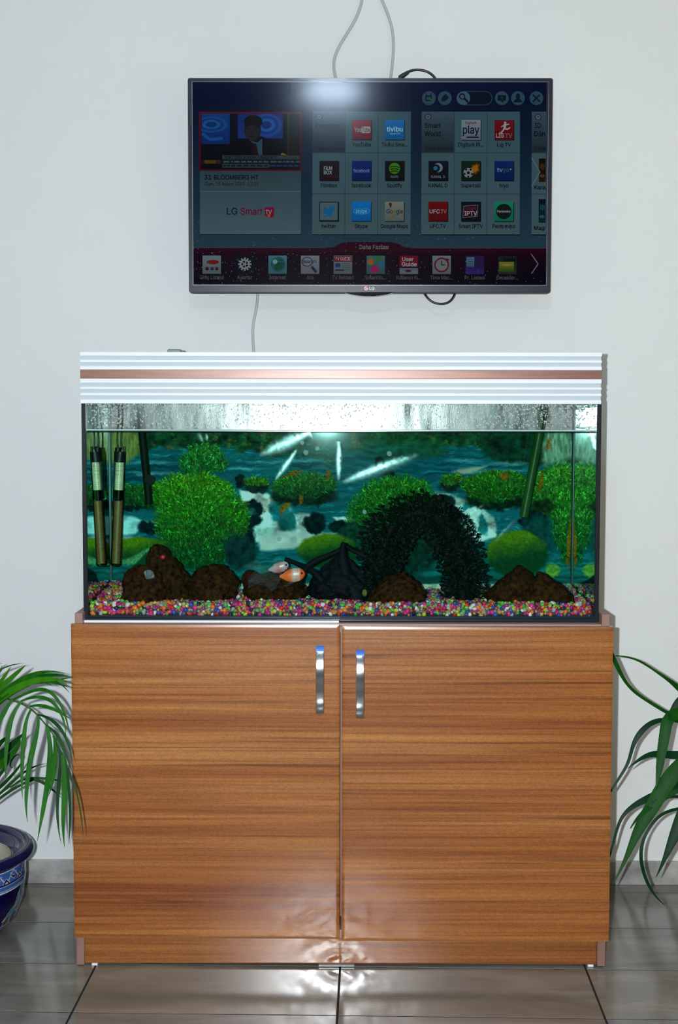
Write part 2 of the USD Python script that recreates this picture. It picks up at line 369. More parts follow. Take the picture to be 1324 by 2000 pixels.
# ---------------------------------------------------------------- aquarium
YT, YTB = -.556, -.222          # outside of the front and of the back pane
TX0, TX1 = at(162.5, 1000, YT)[0], at(1170.5, 1000, YT)[0]
TZ0 = at(660, 1213.5, YT)[2]; TZ1 = at(660, 780, YT)[2]
G = .008
zwater = at(660, 842, YT + G)[2]
zbed = at(660, 1202.5, YT)[2]
tank = thing('aquarium', 'large rectangular glass aquarium with black seams and a printed river backdrop', 'aquarium', ((TX0 + TX1) / 2, (YT + YTB) / 2, TZ0))
pane_mat('front_glass', tint=(.93, .99, .97)); 
def mirror_mat():
    nodes = {'g': ('geometry', {}), 'mp': ('mapping', {'scale': (3, 3, 90)}), 'n': ('noise_texture', {'scale': 1, 'detail': 3}),
             'b': ('bump', {'strength': .35, 'distance': .002}), 't': ('transparent_bsdf', {'color': (.8, .95, .9)}), 'gl': ('glossy_bsdf', {'color': (.72, .92, .86), 'roughness': .05}),
             'd': ('diffuse_bsdf', {'color': (.10, .2, .12)}), 'm': ('mix_closure', {'fac': .85}), 'm2': ('mix_closure', {'fac': .12})}
    MATS['side_glass'] = usdkit.material(stage, L_ + 'side_glass', nodes, [('g.position', 'mp.vector'), ('mp.vector', 'n.vector'), ('n.fac', 'b.height'), ('b.normal', 'gl.normal'),
        ('t.BSDF', 'm.closure1'), ('gl.BSDF', 'm.closure2'), ('m.closure', 'm2.closure1'), ('d.BSDF', 'm2.closure2')], surface='m2.closure')
mirror_mat()
pane_ = bx(TX0, TX1, YT, YT + G, TZ0 + .004, TZ1); pane_.update_faces(pane_.face_normals[:, 1] < .5)
fp = obj('front_pane', pane_, MATS['front_glass'], tank)
for x0, x1, nm in ((TX0, TX0 + G, 'left'), (TX1 - G, TX1, 'right')):
    obj('side_pane', bx(x0, x1, YT + G + .0005, YTB - G, TZ0 + .008, TZ1), MATS['side_glass'], tank)
obj('back_pane', bx(TX0, TX1, YTB - .003, YTB + .004, TZ0 + .004, TZ1), pm('back_pane_dark', (.02, .05, .05), .3), tank, label='back pane behind the printed backdrop')
obj('bottom_pane', bx(TX0 + G, TX1 - G, YT + G + .0006, YTB - G, TZ0 + .004, TZ0 + .012), pm('bottom_pane_green', (.03, .06, .05), .3), tank)
e = .0016
def px_w(px): return px * (DIST + YT) / F
sw = .0085
obj('silicone_seam', bx(TX0 - e, TX0 + sw, YT - e, YT + .006, TZ0, TZ1, bev=.001), MATS['black_silicone'], tank)
obj('silicone_seam', bx(TX1 - sw, TX1 + e, YT - e, YT + .006, TZ0, TZ1, bev=.001), MATS['black_silicone'], tank)
zk = at(660, 1203, YT)[2]
obj('bottom_trim', join(bx(TX0 - e, TX1 + e, YT - e * 1.2, YT + .006, TZ0, zk - .006, bev=.0015), bx(TX0, TX1, YT - e * .6, YT + .006, zk - .006, zk, bev=.001)), pm('navy_black_trim', (.008, .016, .026), .22), tank)
for x in (TX0 + G, TX1 - G):
    obj('corner_seal', tube([(x + (.0015 if x < 0 else -.0015), YTB - G - .004, TZ0 + .01), (x + (.0015 if x < 0 else -.0015), YTB - G - .004, TZ1)], .0026, 8), pm('corner_seal_dark', (.012, .03, .026), .3), tank)
obj('foam_mat', bx(TX0 - .008, at(662, 1215, YT)[0], YT - .010, YTB, ztray, ztray + .0045), MATS['foam_white'], tank, label='white foam mat peeping out under the tank')

# the printed river backdrop, painted on a fine grid in picture units
def paint_backdrop():
    x0, x1, y0, y1, st = 205., 1125., 786., 1172., 1.1
    xs = np.arange(x0, x1 + st, st); ys = np.arange(y0, y1 + st, st)
    X, Y = np.meshgrid(xs, ys, indexing='ij')
    def nz(sx, sy, seed, oct=4, wx=0, wy=0):
        return meshkit.fbm(np.stack([(X + wx) / sx, (Y + wy) / sy, np.full_like(X, seed * 3.7)], -1), oct, seed)
    wob = (nz(26, 26, 1) - .5); wob2 = (nz(9, 9, 2) - .5)
    C = np.zeros(X.shape + (3,))
    def put(mask, c, tex=None, amt=0.0):
        m = np.clip(mask, 0, 1)[..., None]
        cc = np.asarray(c, float)
        if cc.ndim == 1: cc = np.broadcast_to(cc, C.shape)
        if tex is not None: cc = cc * (1 + amt * (tex[..., None] - .5) * 2)
        C[:] = C * (1 - m) + cc * m
    def ell(cx, cy, rx, ry, soft=.12, w=14, w2=8, ang=0):
        dx, dy = X - cx + w * wob * 2 + w2 * wob2 * 2, Y - cy + w * np.roll(wob, 37, 0) * 2 + w2 * np.roll(wob2, 21, 1) * 2
        if ang: c, s = math.cos(ang), math.sin(ang); dx, dy = c * dx + s * dy, -s * dx + c * dy
        d = np.sqrt((dx / rx) ** 2 + (dy / ry) ** 2)
        return np.clip((1 - d) / soft + .5, 0, 1)
    def poly(pts, soft=5, w=10):
        pg = Polygon(pts).buffer(0)
        P = shapely.points(np.stack([X + w * wob * 1.6 + w * .5 * wob2, Y + w * .8 * np.roll(wob, 53, 1) * 1.6], -1))
        shapely.prepare(pg)
        near = shapely.distance(pg, P); ins = shapely.distance(pg.exterior, P)
        sd = np.where(near > 0, -near, ins)
        return np.clip(sd / soft + .5, 0, 1)
    grass = nz(3.2, 5.5, 11, 3, wx=8 * wob); grass2 = nz(14, 16, 12, 3); fine = nz(2.2, 2.2, 13, 2)
    streak = nz(42, 4.0, 14, 4, wy=26 * wob); streak2 = nz(18, 2.6, 15, 3, wy=18 * wob)
    foam = nz(22, 16, 16, 4, wx=18 * wob2)
    brng = np.random.default_rng(21)
    def mossy(mask, bright, dark, cx, cy, ry, sharp=1.0):
        bright, dark = np.asarray(bright, float), np.asarray(dark, float)
        t = np.clip((Y - cy + ry) / (2 * ry) + .3 * (grass2 - .5) * 2, 0, 1) ** sharp
        c = bright * (1 - t[..., None]) + dark * t[..., None]
        put(mask, c * (.45 + .7 * np.clip((grass - .25) / .5, 0, 1)[..., None]))
        # single blades: short arcs fanning out from the mound
        ii, jj = np.nonzero(mask > .25)
        nb = int(len(ii) * st * st / 6)
        pick = brng.integers(0, len(ii), nb); x_, y_ = X[ii[pick], jj[pick]].copy(), Y[ii[pick], jj[pick]].copy()
        ang = -math.pi / 2 + np.clip((x_ - cx) / (ry * 1.3), -1.2, 1.2) * .9 + brng.normal(0, .55, nb); L = brng.uniform(2, 6.5, nb); cur = brng.normal(0, .09, nb) + np.sign(x_ - cx) * .05
        tt = t[ii[pick], jj[pick]][:, None]
        k = np.exp(brng.normal(-.05, .42, nb))[:, None]; cc = (bright * (1 - tt) + dark * tt) * k + (brng.random(nb) < .07)[:, None] * np.array([40, 44, 4.]) * (1 - tt)
        for step in range(12):
            on = step * .8 < L
            a_, b_ = np.clip(np.round((x_ - x0) / st).astype(int), 0, X.shape[0] - 1), np.clip(np.round((y_ - y0) / st).astype(int), 0, X.shape[1] - 1)
            C[a_[on], b_[on]] = C[a_[on], b_[on]] * .25 + cc[on] * .75
            x_ += np.cos(ang) * .8; y_ += np.sin(ang) * .8; ang += cur
    # river
    base = np.array([8, 92, 98.]) * (1 - .0 * X[..., None])
    C[:] = base * (.62 + .76 * streak[..., None])
    C += np.clip((streak2 - .60) / .12, 0, 1)[..., None] * np.array([30, 60, 65.]) * .8
    # far wood along the top
    f = nz(11, 9, 21, 4)
    top = np.clip((893 + 16 * np.sin(X / 80.) + 18 * wob * 2 - 20 * np.exp(-((X - 700) / 140) ** 2) - Y) / 7, 0, 1)
    put(top, np.array([14, 62, 38.]), f, 1.1)
    put(top * np.clip((nz(8, 7, 22) - .56) / .1, 0, 1) * .75, np.array([48, 112, 44.]), fine, .5)
    put(top * np.clip((nz(15, 11, 23) - .6) / .1, 0, 1) * .6, np.array([92, 92, 60.]), fine, .4)
    put(ell(640, 885, 26, 22, .5), (64, 88, 52), fine, .5); put(ell(700, 870, 16, 14, .5), (84, 92, 44), fine, .5)
    put(ell(790, 880, 80, 26, .35), (18, 72, 38), f, 1.0); put(ell(1010, 876, 70, 34, .3), (10, 52, 36), f, 1.0)
    put(ell(1090, 872, 36, 34, .4), (92, 150, 120), nz(3, 12, 24), .6)
    put(ell(238, 870, 40, 34, .4), (96, 128, 62), nz(4, 16, 25), .5)
    # dark calm stretches of the river
    put(ell(330, 925, 130, 30, .5) * .8, (6, 74, 84), streak, .8); put(ell(700, 905, 170, 40, .6) * .6, (8, 88, 92), streak, .8)
    put(ell(890, 915, 110, 22, .5) * .7, (8, 92, 108), streak, .7)
    for cx, cy, rx, ry in ((295, 925, 40, 3), (330, 944, 36, 4), (905, 899, 30, 3), (990, 905, 34, 4), (470, 915, 40, 3), (520, 903, 30, 3), (590, 900, 50, 3), (960, 920, 60, 4), (300, 905, 44, 3)):
        put(ell(cx, cy, rx, ry, .9, 6, 4) * .7, (70, 160, 165), streak2, .5)
    # falls and foam
    FO = (176, 222, 208)
    put(poly([(470, 958), (520, 965), (560, 985), (580, 1010), (600, 1052), (560, 1066), (505, 1052), (490, 1020), (474, 985)]), FO, foam, .85)
    put(ell(545, 1000, 20, 24, .5, 10), (14, 96, 100), foam, .85); put(ell(565, 1020, 16, 26, .5, 10, ang=.4), (16, 104, 104), foam, .85)
    put(poly([(470, 1010), (515, 1012), (548, 1032), (520, 1052), (500, 1058), (484, 1035)]), (146, 223, 208), foam, .85)
    put(poly([(575, 1005), (612, 1005), (618, 1028), (598, 1050), (580, 1040)]), (186, 248, 234), foam, .85)
    put(poly([(505, 1052), (560, 1036), (660, 1040), (600, 1066), (540, 1076), (508, 1074)], 6), (157, 208, 195), foam, .25)
    put(poly([(650, 1008), (690, 1010), (700, 1022), (660, 1018)]), (169, 242, 231), foam, .85)
    put(poly([(850, 958), (885, 965), (930, 985), (965, 1010), (970, 1050), (925, 1062), (900, 1040), (905, 1010), (868, 985)]), (152, 214, 200), foam, .85)
    put(ell(912, 988, 14, 6, .5), (16, 104, 108), foam, .85); put(ell(941, 1024, 8, 18, .5, ang=-.3), (18, 108, 112), foam, .85)
    put(poly([(880, 922), (905, 912), (950, 910), (935, 918), (905, 926)], 6), (140, 172, 150), foam, .3)
    put(poly([(200, 1012), (238, 1006), (275, 1016), (330, 1018), (318, 1026), (280, 1022), (262, 1040), (232, 1046), (205, 1040)]), (129, 225, 219), foam, .85)
    put(ell(560, 950, 34, 8, .6), (96, 150, 120), foam, .85)
    put(poly([(205, 1050), (225, 1052), (250, 1044), (262, 1048), (236, 1062), (205, 1072)], 5), (120, 178, 164), foam, .85)
    # lower pool
    put(np.clip((Y - 1082 + 14 * wob * 2) / 14, 0, 1) * .8, (8, 100, 94), streak, .8)
    put(np.clip((Y - 1118) / 10, 0, 1) * .85, (8, 78, 72), streak, .5)
    # rocks
    rk = nz(7, 7, 31, 4)
    for cx, cy, rx, ry in ((495, 992, 22, 14), (478, 1012, 32, 22), (468, 1050, 30, 40), (615, 1022, 22, 20), (664, 1027, 20, 13), (290, 1030, 24, 13), (866, 985, 24, 18), (880, 1006, 26, 18), (1040, 1020, 26, 15), (256, 985, 40, 14), (1058, 1004, 34, 12), (740, 905, 10, 12), (760, 925, 10, 8), (468, 940, 10, 14)):
        put(ell(cx, cy, rx, ry, .25, 8), (4, 30, 32), rk, .8)
    put(ell(485, 1000, 14, 6, .5), (26, 84, 84), rk, .7); put(ell(1052, 1050, 34, 40, .4), (8, 62, 58), rk, .8)
    for cx, cy, rx, ry in ((500, 945, 22, 13), (880, 940, 20, 15)):
        put(ell(cx, cy + 6, rx, ry, .3, 6), (14, 40, 34), rk, .8); mossy(ell(cx, cy - 4, rx, ry * .75, .3, 6), (52, 118, 26), (24, 84, 30), cx, cy, ry)
    # mossy banks and bushes
    put(ell(592, 968, 66, 20, .25), (6, 38, 28), rk, .8); mossy(ell(590, 948, 60, 24, .25), (34, 112, 36), (14, 70, 34), 590, 950, 26)
    put(ell(975, 978, 68, 18, .25), (6, 36, 22), rk, .8); mossy(ell(968, 950, 64, 30, .22), (38, 122, 28), (14, 74, 24), 968, 952, 32)
    mossy(ell(395, 902, 42, 30, .3), (36, 128, 44), (16, 84, 40), 395, 902, 32)
    mossy(ell(285, 968, 60, 22, .4), (24, 104, 36), (8, 60, 30), 285, 968, 24)
    mossy(ell(395, 1022, 88, 88, .16), (44, 136, 22), (8, 68, 34), 395, 1020, 92, 1.1)
    mossy(ell(372, 962, 70, 34, .4), (56, 142, 26), (26, 108, 26), 372, 962, 40)
    put(ell(470, 1078, 30, 34, .4), (8, 48, 48), rk, .8)
    mossy(ell(775, 1010, 92, 78, .2), (34, 124, 28), (6, 60, 32), 775, 1000, 84)
    put(ell(700, 1060, 42, 34, .4), (8, 62, 46), rk, .9); put(ell(800, 1080, 70, 40, .4), (6, 50, 40), rk, .9)
    mossy(ell(1085, 962, 48, 52, .2), (48, 132, 36), (16, 86, 30), 1085, 962, 55)
    mossy(ell(1108, 1030, 26, 70, .3), (36, 122, 30), (10, 74, 34), 1108, 1020, 80)
    put(ell(1062, 990, 26, 14, .4), (14, 44, 22), rk, .8)
    def dome(cx, cy, rx, ry):
        m = ell(cx, cy, rx, ry, .12, 5, 3)
        t = np.clip((Y - cy + .72 * ry + .22 * (X - cx)) / (.95 * ry) + .7 * (grass2 - .5), 0, 1)[..., None]
        put(m, (np.array([66, 122, 20.]) * (1 - t) + np.array([8, 62, 34.]) * t) * (.75 + .5 * fine[..., None]))
    dome(640, 1076, 60, 34); dome(1010, 1082, 60, 46); dome(275, 1078, 62, 28)
    put(ell(1079, 1113, 15, 14, .2, 4), (76, 146, 52), nz(5, 3, 41), .5)
    put(poly([(200, 1092), (240, 1094), (268, 1080), (300, 1066), (300, 1070), (262, 1100), (230, 1106), (200, 1104)], 4), (60, 140, 90), fine, .4)
    # algae spots and lime specks on the pane
    for cx, cy, rx, ry, an in ((640, 928, 4, 12, .2), (572, 925, 20, 4, -.35), (588, 976, 4, 11, .3), (556, 990, 12, 5, -.6), (551, 998, 3, 9, .2), (985, 930, 9, 8, .5), (1057, 940, 4, 20, .1), (1112, 1060, 4, 50, .05), (1072, 868, 6, 12, 0.2)):
        put(ell(cx, cy, rx, ry, .5, 4, 3, an) * .85, (112, 84, 12), fine, .6)
    for cx, cy, r in ((545, 1053, 5), (573, 1054, 6.5), (598, 884, 5), (620, 876, 4), (590, 865, 4), (712, 1000, 4), (760, 886, 5)):
        put(ell(cx, cy, r, r, .25, 1, 1) * .85, (140, 180, 168))
    # pale strip below the print, a margin reflection painted in, and the paper's blank head above the water
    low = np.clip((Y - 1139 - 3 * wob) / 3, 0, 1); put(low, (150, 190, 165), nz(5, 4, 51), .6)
    head = np.clip((843 - Y) / 3, 0, 1)
    sm = nz(16, 40, 52, 4); put(head, np.array([92, 132, 128.])); put(head * np.clip((sm - .5) / .12, 0, 1) * .85, (30, 88, 82), nz(3, 5, 53), .6)
    put(head * (np.clip((262 - X) / 30, 0, 1) + np.clip((X - 1050) / 20, 0, 1)) * .8, (122, 144, 140), nz(30, 3, 54), .4)
    C[:] = np.clip(C, 0, 255)
    return X, Y, C
def backdrop():
    X, Y, C = paint_backdrop()
    YY = YTB - .0045
    P = at(0, 0, YY); ex = at(1, 0, YY) - P; 
    d = _f + _r * ((X[..., None] - 662) / F) - _u * ((Y[..., None] - 1000) / F)
    Pn = EYE + d * ((YY - EYE[1]) / d[..., 1:2])
    # creases in the laminated sheet: long low ridges, with a painted gloss mask for the flash streaks
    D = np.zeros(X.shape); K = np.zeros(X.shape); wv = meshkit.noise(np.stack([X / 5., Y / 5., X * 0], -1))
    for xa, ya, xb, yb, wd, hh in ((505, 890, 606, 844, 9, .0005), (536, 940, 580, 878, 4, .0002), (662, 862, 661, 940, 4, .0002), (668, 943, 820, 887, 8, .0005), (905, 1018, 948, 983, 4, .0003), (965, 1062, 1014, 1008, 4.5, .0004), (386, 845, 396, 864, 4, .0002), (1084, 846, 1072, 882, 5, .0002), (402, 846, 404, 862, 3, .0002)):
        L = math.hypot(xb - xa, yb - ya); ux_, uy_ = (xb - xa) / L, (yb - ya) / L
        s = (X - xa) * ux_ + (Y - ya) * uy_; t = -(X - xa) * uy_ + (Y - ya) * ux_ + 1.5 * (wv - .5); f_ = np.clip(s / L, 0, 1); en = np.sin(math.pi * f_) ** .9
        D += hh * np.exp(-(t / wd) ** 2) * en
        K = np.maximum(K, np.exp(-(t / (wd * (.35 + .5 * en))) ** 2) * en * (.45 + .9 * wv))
    Pn[..., 1] -= D
    Pn[..., 0] = np.clip(Pn[..., 0], TX0 + G, TX1 - G)
    n, m = X.shape; I = np.arange(n * m).reshape(n, m)
    q = np.stack([I[:-1, :-1], I[:-1, 1:], I[1:, 1:], I[1:, :-1]], -1).reshape(-1, 4)
    f = np.vstack([q[:, [0, 1, 2]], q[:, [0, 2, 3]]])
    mesh = trimesh.Trimesh(Pn.reshape(-1, 3), f, process=False)
    if mesh.face_normals[0][1] > 0: mesh.invert()
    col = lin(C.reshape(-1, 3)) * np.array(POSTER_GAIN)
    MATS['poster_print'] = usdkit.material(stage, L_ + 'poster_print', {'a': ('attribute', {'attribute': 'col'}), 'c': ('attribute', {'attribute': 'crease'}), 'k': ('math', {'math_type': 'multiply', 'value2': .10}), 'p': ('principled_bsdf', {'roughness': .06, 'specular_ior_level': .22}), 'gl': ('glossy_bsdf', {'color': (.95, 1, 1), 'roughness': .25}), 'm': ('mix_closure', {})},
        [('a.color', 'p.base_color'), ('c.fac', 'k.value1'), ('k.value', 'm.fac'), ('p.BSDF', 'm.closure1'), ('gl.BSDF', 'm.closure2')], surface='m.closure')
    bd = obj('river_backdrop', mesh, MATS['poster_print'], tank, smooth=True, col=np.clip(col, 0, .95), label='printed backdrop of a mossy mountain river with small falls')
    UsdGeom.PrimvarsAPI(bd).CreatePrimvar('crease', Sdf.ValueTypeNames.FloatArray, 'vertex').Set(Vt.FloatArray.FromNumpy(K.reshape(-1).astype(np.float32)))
POSTER_GAIN = (2.1, 1.08, 1.12)
backdrop()

# water
MATS['water'] = usdkit.material(stage, L_ + 'water', {'f': ('fresnel', {'IOR': 1.12}), 't': ('transparent_bsdf', {'color': (1, 1, 1)}), 'g': ('glossy_bsdf', {'color': (1, 1, 1), 'roughness': .02}), 'm': ('mix_closure', {}),
    'v': ('absorption_volume', {'color': (.10, .86, .76), 'density': 1.5})}, [('f.fac', 'm.fac'), ('t.BSDF', 'm.closure1'), ('g.BSDF', 'm.closure2')], surface='m.closure', volume='v.volume')
obj('water', bx(TX0 + G + .0003, TX1 - G - .0003, YT + G + .0008, YTB - .0068, TZ0 + .0125, zwater), MATS['water'], None, label='clear greenish water filling the tank to just below its hood', cat='water', kind='stuff')
zt_ = zwater
obj('waterline', bx(TX0 + G, TX1 - G, YT + G + .0002, YT + G + .003, zwater - .0022, zwater + .0002, bev=.0005), pm('waterline_dark', (.01, .03, .03), .2), tank)  # meniscus as solid strips, its dark and bright lines put into the colour
obj('waterline', bx(TX0 + G, TX1 - G, YT + G + .0002, YT + G + .002, zwater + .0003, zwater + .0036, bev=.0005), pm('waterline_pale', (.5, .62, .6), .25), tank, label='pale strip painted for the bright meniscus just above the water')

# condensation above the water
def film():
    xs = np.linspace(TX0 + sw, TX1 - sw, 240); zs = np.linspace(zwater + .004, TZ1 - .004, 20)
    X, Z = np.meshgrid(xs, zs, indexing='ij'); n, m = X.shape; I = np.arange(n * m).reshape(n, m)
    V = np.stack([X, np.full_like(X, YT + G + .0006), Z], -1).reshape(-1, 3)
    q = np.stack([I[:-1, :-1], I[1:, :-1], I[1:, 1:], I[:-1, 1:]], -1).reshape(-1, 4)
    nodes = {'g': ('geometry', {}), 'mp': ('mapping', {'scale': (34, 1, 5)}), 'n': ('noise_texture', {'scale': 1, 'detail': 5, 'roughness': .6}), 'r': ('map_range', {'from_min': .35, 'from_max': .68, 'to_min': .05, 'to_max': .36}),
             'n2': ('noise_texture', {'scale': 420, 'detail': 1}), 'b': ('bump', {'strength': .25, 'distance': .0006}),
             't': ('transparent_bsdf', {'color': (1, 1, 1)}), 'gl': ('glossy_bsdf', {'color': (.9, .97, .96), 'roughness': .23}), 'd': ('diffuse_bsdf', {'color': (.42, .52, .51)}), 'x': ('mix_closure', {'fac': .55}), 'm': ('mix_closure', {})}
    MATS['condensation_film'] = usdkit.material(stage, L_ + 'condensation_film', nodes, [('g.position', 'mp.vector'), ('mp.vector', 'n.vector'), ('n.fac', 'r.value'), ('r.result', 'm.fac'), ('g.position', 'n2.vector'), ('n2.fac', 'b.height'), ('b.normal', 'gl.normal'),
        ('gl.BSDF', 'x.closure1'), ('d.BSDF', 'x.closure2'), ('t.BSDF', 'm.closure1'), ('x.closure', 'm.closure2')], surface='m.closure')
    obj('mist_film', trimesh.Trimesh(V, np.vstack([q[:, [0, 1, 2]], q[:, [0, 2, 3]]]), process=False), MATS['condensation_film'], tank, label='misted band of glass above the water')
    ico = trimesh.creation.icosphere(1, 1.0)
    ms = []
    for _ in range(3000):
        x = RNG.uniform(TX0 + .012, TX1 - .012); u = RNG.random() ** 1.8
        z = TZ1 - .012 - u * (TZ1 - .012 - zwater - .006)
        if RNG.random() > .25 + .75 * meshkit.noise(np.array([x * 9, z * 20, 1.])): continue
        r = RNG.uniform(.0008, .0022)
        v = ico.vertices * np.array([r, r * .55, r * RNG.uniform(.9, 1.5)]) + np.array([x, YT + G + .0012, z])
        ms.append(trimesh.Trimesh(v, ico.faces, process=False))
    obj('droplets', join(*ms), pm('droplet_water', (.80, .9, .88), .12, transmission_weight=.55, ior=1.33), tank, smooth=True, kind='stuff', label='beads of condensation on the inside of the glass')
film()

# hood
YH = YT - .014
HX0, HX1 = at(156, 700, YH)[0], at(1175.5, 700, YH)[0]
hy = lambda y: at(662, y, YH)[2]
hood = thing('aquarium_hood', 'white ribbed aluminium aquarium hood with a brown wood-effect stripe', 'hood', (0, (YH + YTB) / 2, hy(788.5)))
obj('hood_body', bx(HX0 + .001, HX1 - .001, YH + .003, YTB - .004, hy(788.5) + .0005, hy(688) - .0005), MATS['hood_groove'], hood, label='blue-grey grooved hood shell')
for a_, b_ in ((688, 695.5), (703.2, 708), (715.6, 722), (740.5, 748.2), (756.2, 760.6), (768.2, 773), (781, 788.6)):
    obj('rib', bx(HX0, HX1, YH, YH + .006, hy(b_), hy(a_), bev=.0003), MATS['hood_white'], hood)
MATS['hood_wood'] = usdkit.material(stage, L_ + 'hood_wood', {'g': ('geometry', {}), 'm': ('mapping', {'scale': (9, 1, 260)}), 'n': ('noise_texture', {'scale': 1, 'detail': 5}), 'r': ('rgb_ramp', {'ramp': [(.3, (.15, .052, .03)), (.7, (.24, .09, .055))]}),
    'p': ('principled_bsdf', {'roughness': .36, 'specular_ior_level': .8, 'metallic': .2})}, [('g.position', 'm.vector'), ('m.vector', 'n.vector'), ('n.fac', 'r.fac'), ('r.color', 'p.base_color')], surface='p.BSDF')
obj('wood_stripe', bx(HX0, HX1, YH + .0006, YH + .006, hy(739.6), hy(722.8), bev=.0004), MATS['hood_wood'], hood, label='brown wood-effect stripe')
q = at(342, 686, YH + .12)
obj('flap_grip', bx(q[0] - .016, q[0] + .016, YH + .10, YH + .13, hy(688) - .001, hy(688) + .012, bev=.002), pm('grip_teal', (.10, .17, .17), .4), hood, label='dark grip of the feeding flap on top')

# ---------------------------------------------------------------- inside the tank
def rock(name, cx, cy, w, h, Y, seed, label, mat, cat='rock', depth=None, flat=.35, sharp=1.0, cone=0.0, lean=0.0):
    """a lava stone standing on the gravel; cx, cy = picture point of its foot, w, h its size in the picture"""
    s = (DIST + Y) / F
    ico = trimesh.creation.icosphere(4, 1.0); v = np.array(ico.vertices)
    n = meshkit.fbm(v * 1.6 + seed * 5.1, 5, seed) - .5; n2 = meshkit.fbm(v * 7 + seed, 3, seed + 9) - .5
    v = v * (1 + .62 * n * sharp + .20 * n2)[:, None]
    v[:, 2] = np.where(v[:, 2] < -flat, -flat + (v[:, 2] + flat) * .2, v[:, 2])
    lo, hi = v.min(0), v.max(0)
    v = (v - [(lo[0] + hi[0]) / 2, (lo[1] + hi[1]) / 2, lo[2]]) / (hi - lo)
    if cone:
        k = 1 - cone * v[:, 2] ** 1.15; v[:, 0] = v[:, 0] * k + lean * v[:, 2]; v[:, 1] = v[:, 1] * (1 - .6 * cone * v[:, 2])
        lo, hi = v[:, 0].min(), v[:, 0].max(); v[:, 0] = (v[:, 0] - (lo + hi) / 2) / (hi - lo)
    d = depth or min(w * s * .8, .13)
    foot = at(cx, cy, Y)
    v = v * np.array([w * s, d, h * s]) + foot
    return obj(name, trimesh.Trimesh(v, ico.faces, process=False), mat, None, smooth=True, label=label, cat=cat)
LAVA = noisy('lava_stone', (.006, .0026, .0006), (.062, .026, .006), scale=95, rough=.9, detail=6, bump=.004, specular_ior_level=.06, lo=.36, hi=.74)
LAVA2 = noisy('lava_stone_red', (.012, .003, .0015), (.07, .016, .009), scale=110, rough=.9, detail=5, bump=.003, specular_ior_level=.06)
SLATE = noisy('dark_slate', (.0008, .0016, .002), (.004, .007, .010), scale=40, rough=.7, detail=5, bump=.002, specular_ior_level=.12)
rock('lava_rock', 282, 1177, 92, 76, -.47, 1, 'brown lava rock lowest in the left pile, in front of a shell', LAVA, cone=.2)
rock('lava_rock', 333, 1174, 108, 92, -.40, 2, 'large brown lava rock in the middle of the left pile', LAVA, cone=.4, lean=-.1)
rock('lava_rock', 310, 1118, 52, 56, -.41, 3, 'knobbly brown lava rock topping the left pile', LAVA, flat=.8)
rock('lava_rock', 416, 1177, 106, 78, -.43, 4, 'brown lava rock with a flat top, right of the left pile', LAVA)
rock('lava_rock', 538, 1180, 130, 64, -.42, 5, 'low brown lava rock under the goldfish', LAVA)
rock('lava_rock', 491, 1152, 40, 40, -.40, 6, 'small round red-brown lava rock left of the goldfish', LAVA2, flat=.9, sharp=.5)
rock('lava_rock', 774, 1182, 122, 66, -.47, 7, 'brown lava rock in front of the leafy arch', LAVA, cone=.62, lean=.05)
rock('lava_rock', 1006, 1182, 124, 80, -.43, 8, 'tall dark brown lava rock right of the leafy arch', LAVA, cone=.66, lean=.03)
rock('lava_rock', 1070, 1184, 110, 70, -.47, 12, 'brown lava rock leaning in the right corner', LAVA, cone=.62, lean=-.18)

# grey ribbed shell leaning in the left pile
def shell():
    n, m = 28, 14; a = np.linspace(-1.05, 1.05, n); r = np.linspace(.06, 1, m)
    A_, Rr = np.meshgrid(a, r, indexing='ij')
    rad = .017 * Rr; x = rad * np.sin(A_) * 1.0; z = rad * np.cos(A_) * 1.5; y = -.006 * np.sin(np.pi * Rr * .8) * np.cos(A_) - .0012 * np.cos(A_ * 14) * Rr
    f = np.stack([x, y, z], -1).reshape(-1, 3); b = f + [0, .0022, 0]
    V = np.vstack([f, b]); I = np.arange(n * m).reshape(n, m)
    q = np.stack([I[:-1, :-1], I[1:, :-1], I[1:, 1:], I[:-1, 1:]], -1).reshape(-1, 4)
    per = np.r_[I[:-1, 0], I[-1, :-1], I[:0:-1, -1], I[0, :0:-1]]
    Q = np.vstack([q, (q + n * m)[:, ::-1], np.stack([per, per + n * m, np.roll(per, -1) + n * m, np.roll(per, -1)], -1)])
    mesh = trimesh.Trimesh(V, np.vstack([Q[:, [0, 1, 2]], Q[:, [0, 2, 3]]]), process=False)
    mesh.apply_transform(trimesh.transformations.rotation_matrix(.5, [0, 1, 0])); mesh.apply_translation(at(286, 1132, -.508))
    obj('scallop_shell', mesh, noisy('shell_grey', (.05, .075, .085), (.13, .17, .18), scale=1, stretch=(260, 20, 20), rough=.5), None, smooth=35, label='grey ribbed shell lying on the lowest left lava rock', cat='shell')
shell()
red = trimesh.creation.icosphere(2, .0055); red.vertices = red.vertices * [1.1, .7, 1] * (1 + .25 * (meshkit.noise(red.vertices * 400) - .5))[:, None] + at(318, 1088, -.452)
obj('red_bead', red, pm('red_bead_paint', (.42, .015, .012), .4), None, smooth=True, label='small red bead caught on the left rock pile', cat='bead')

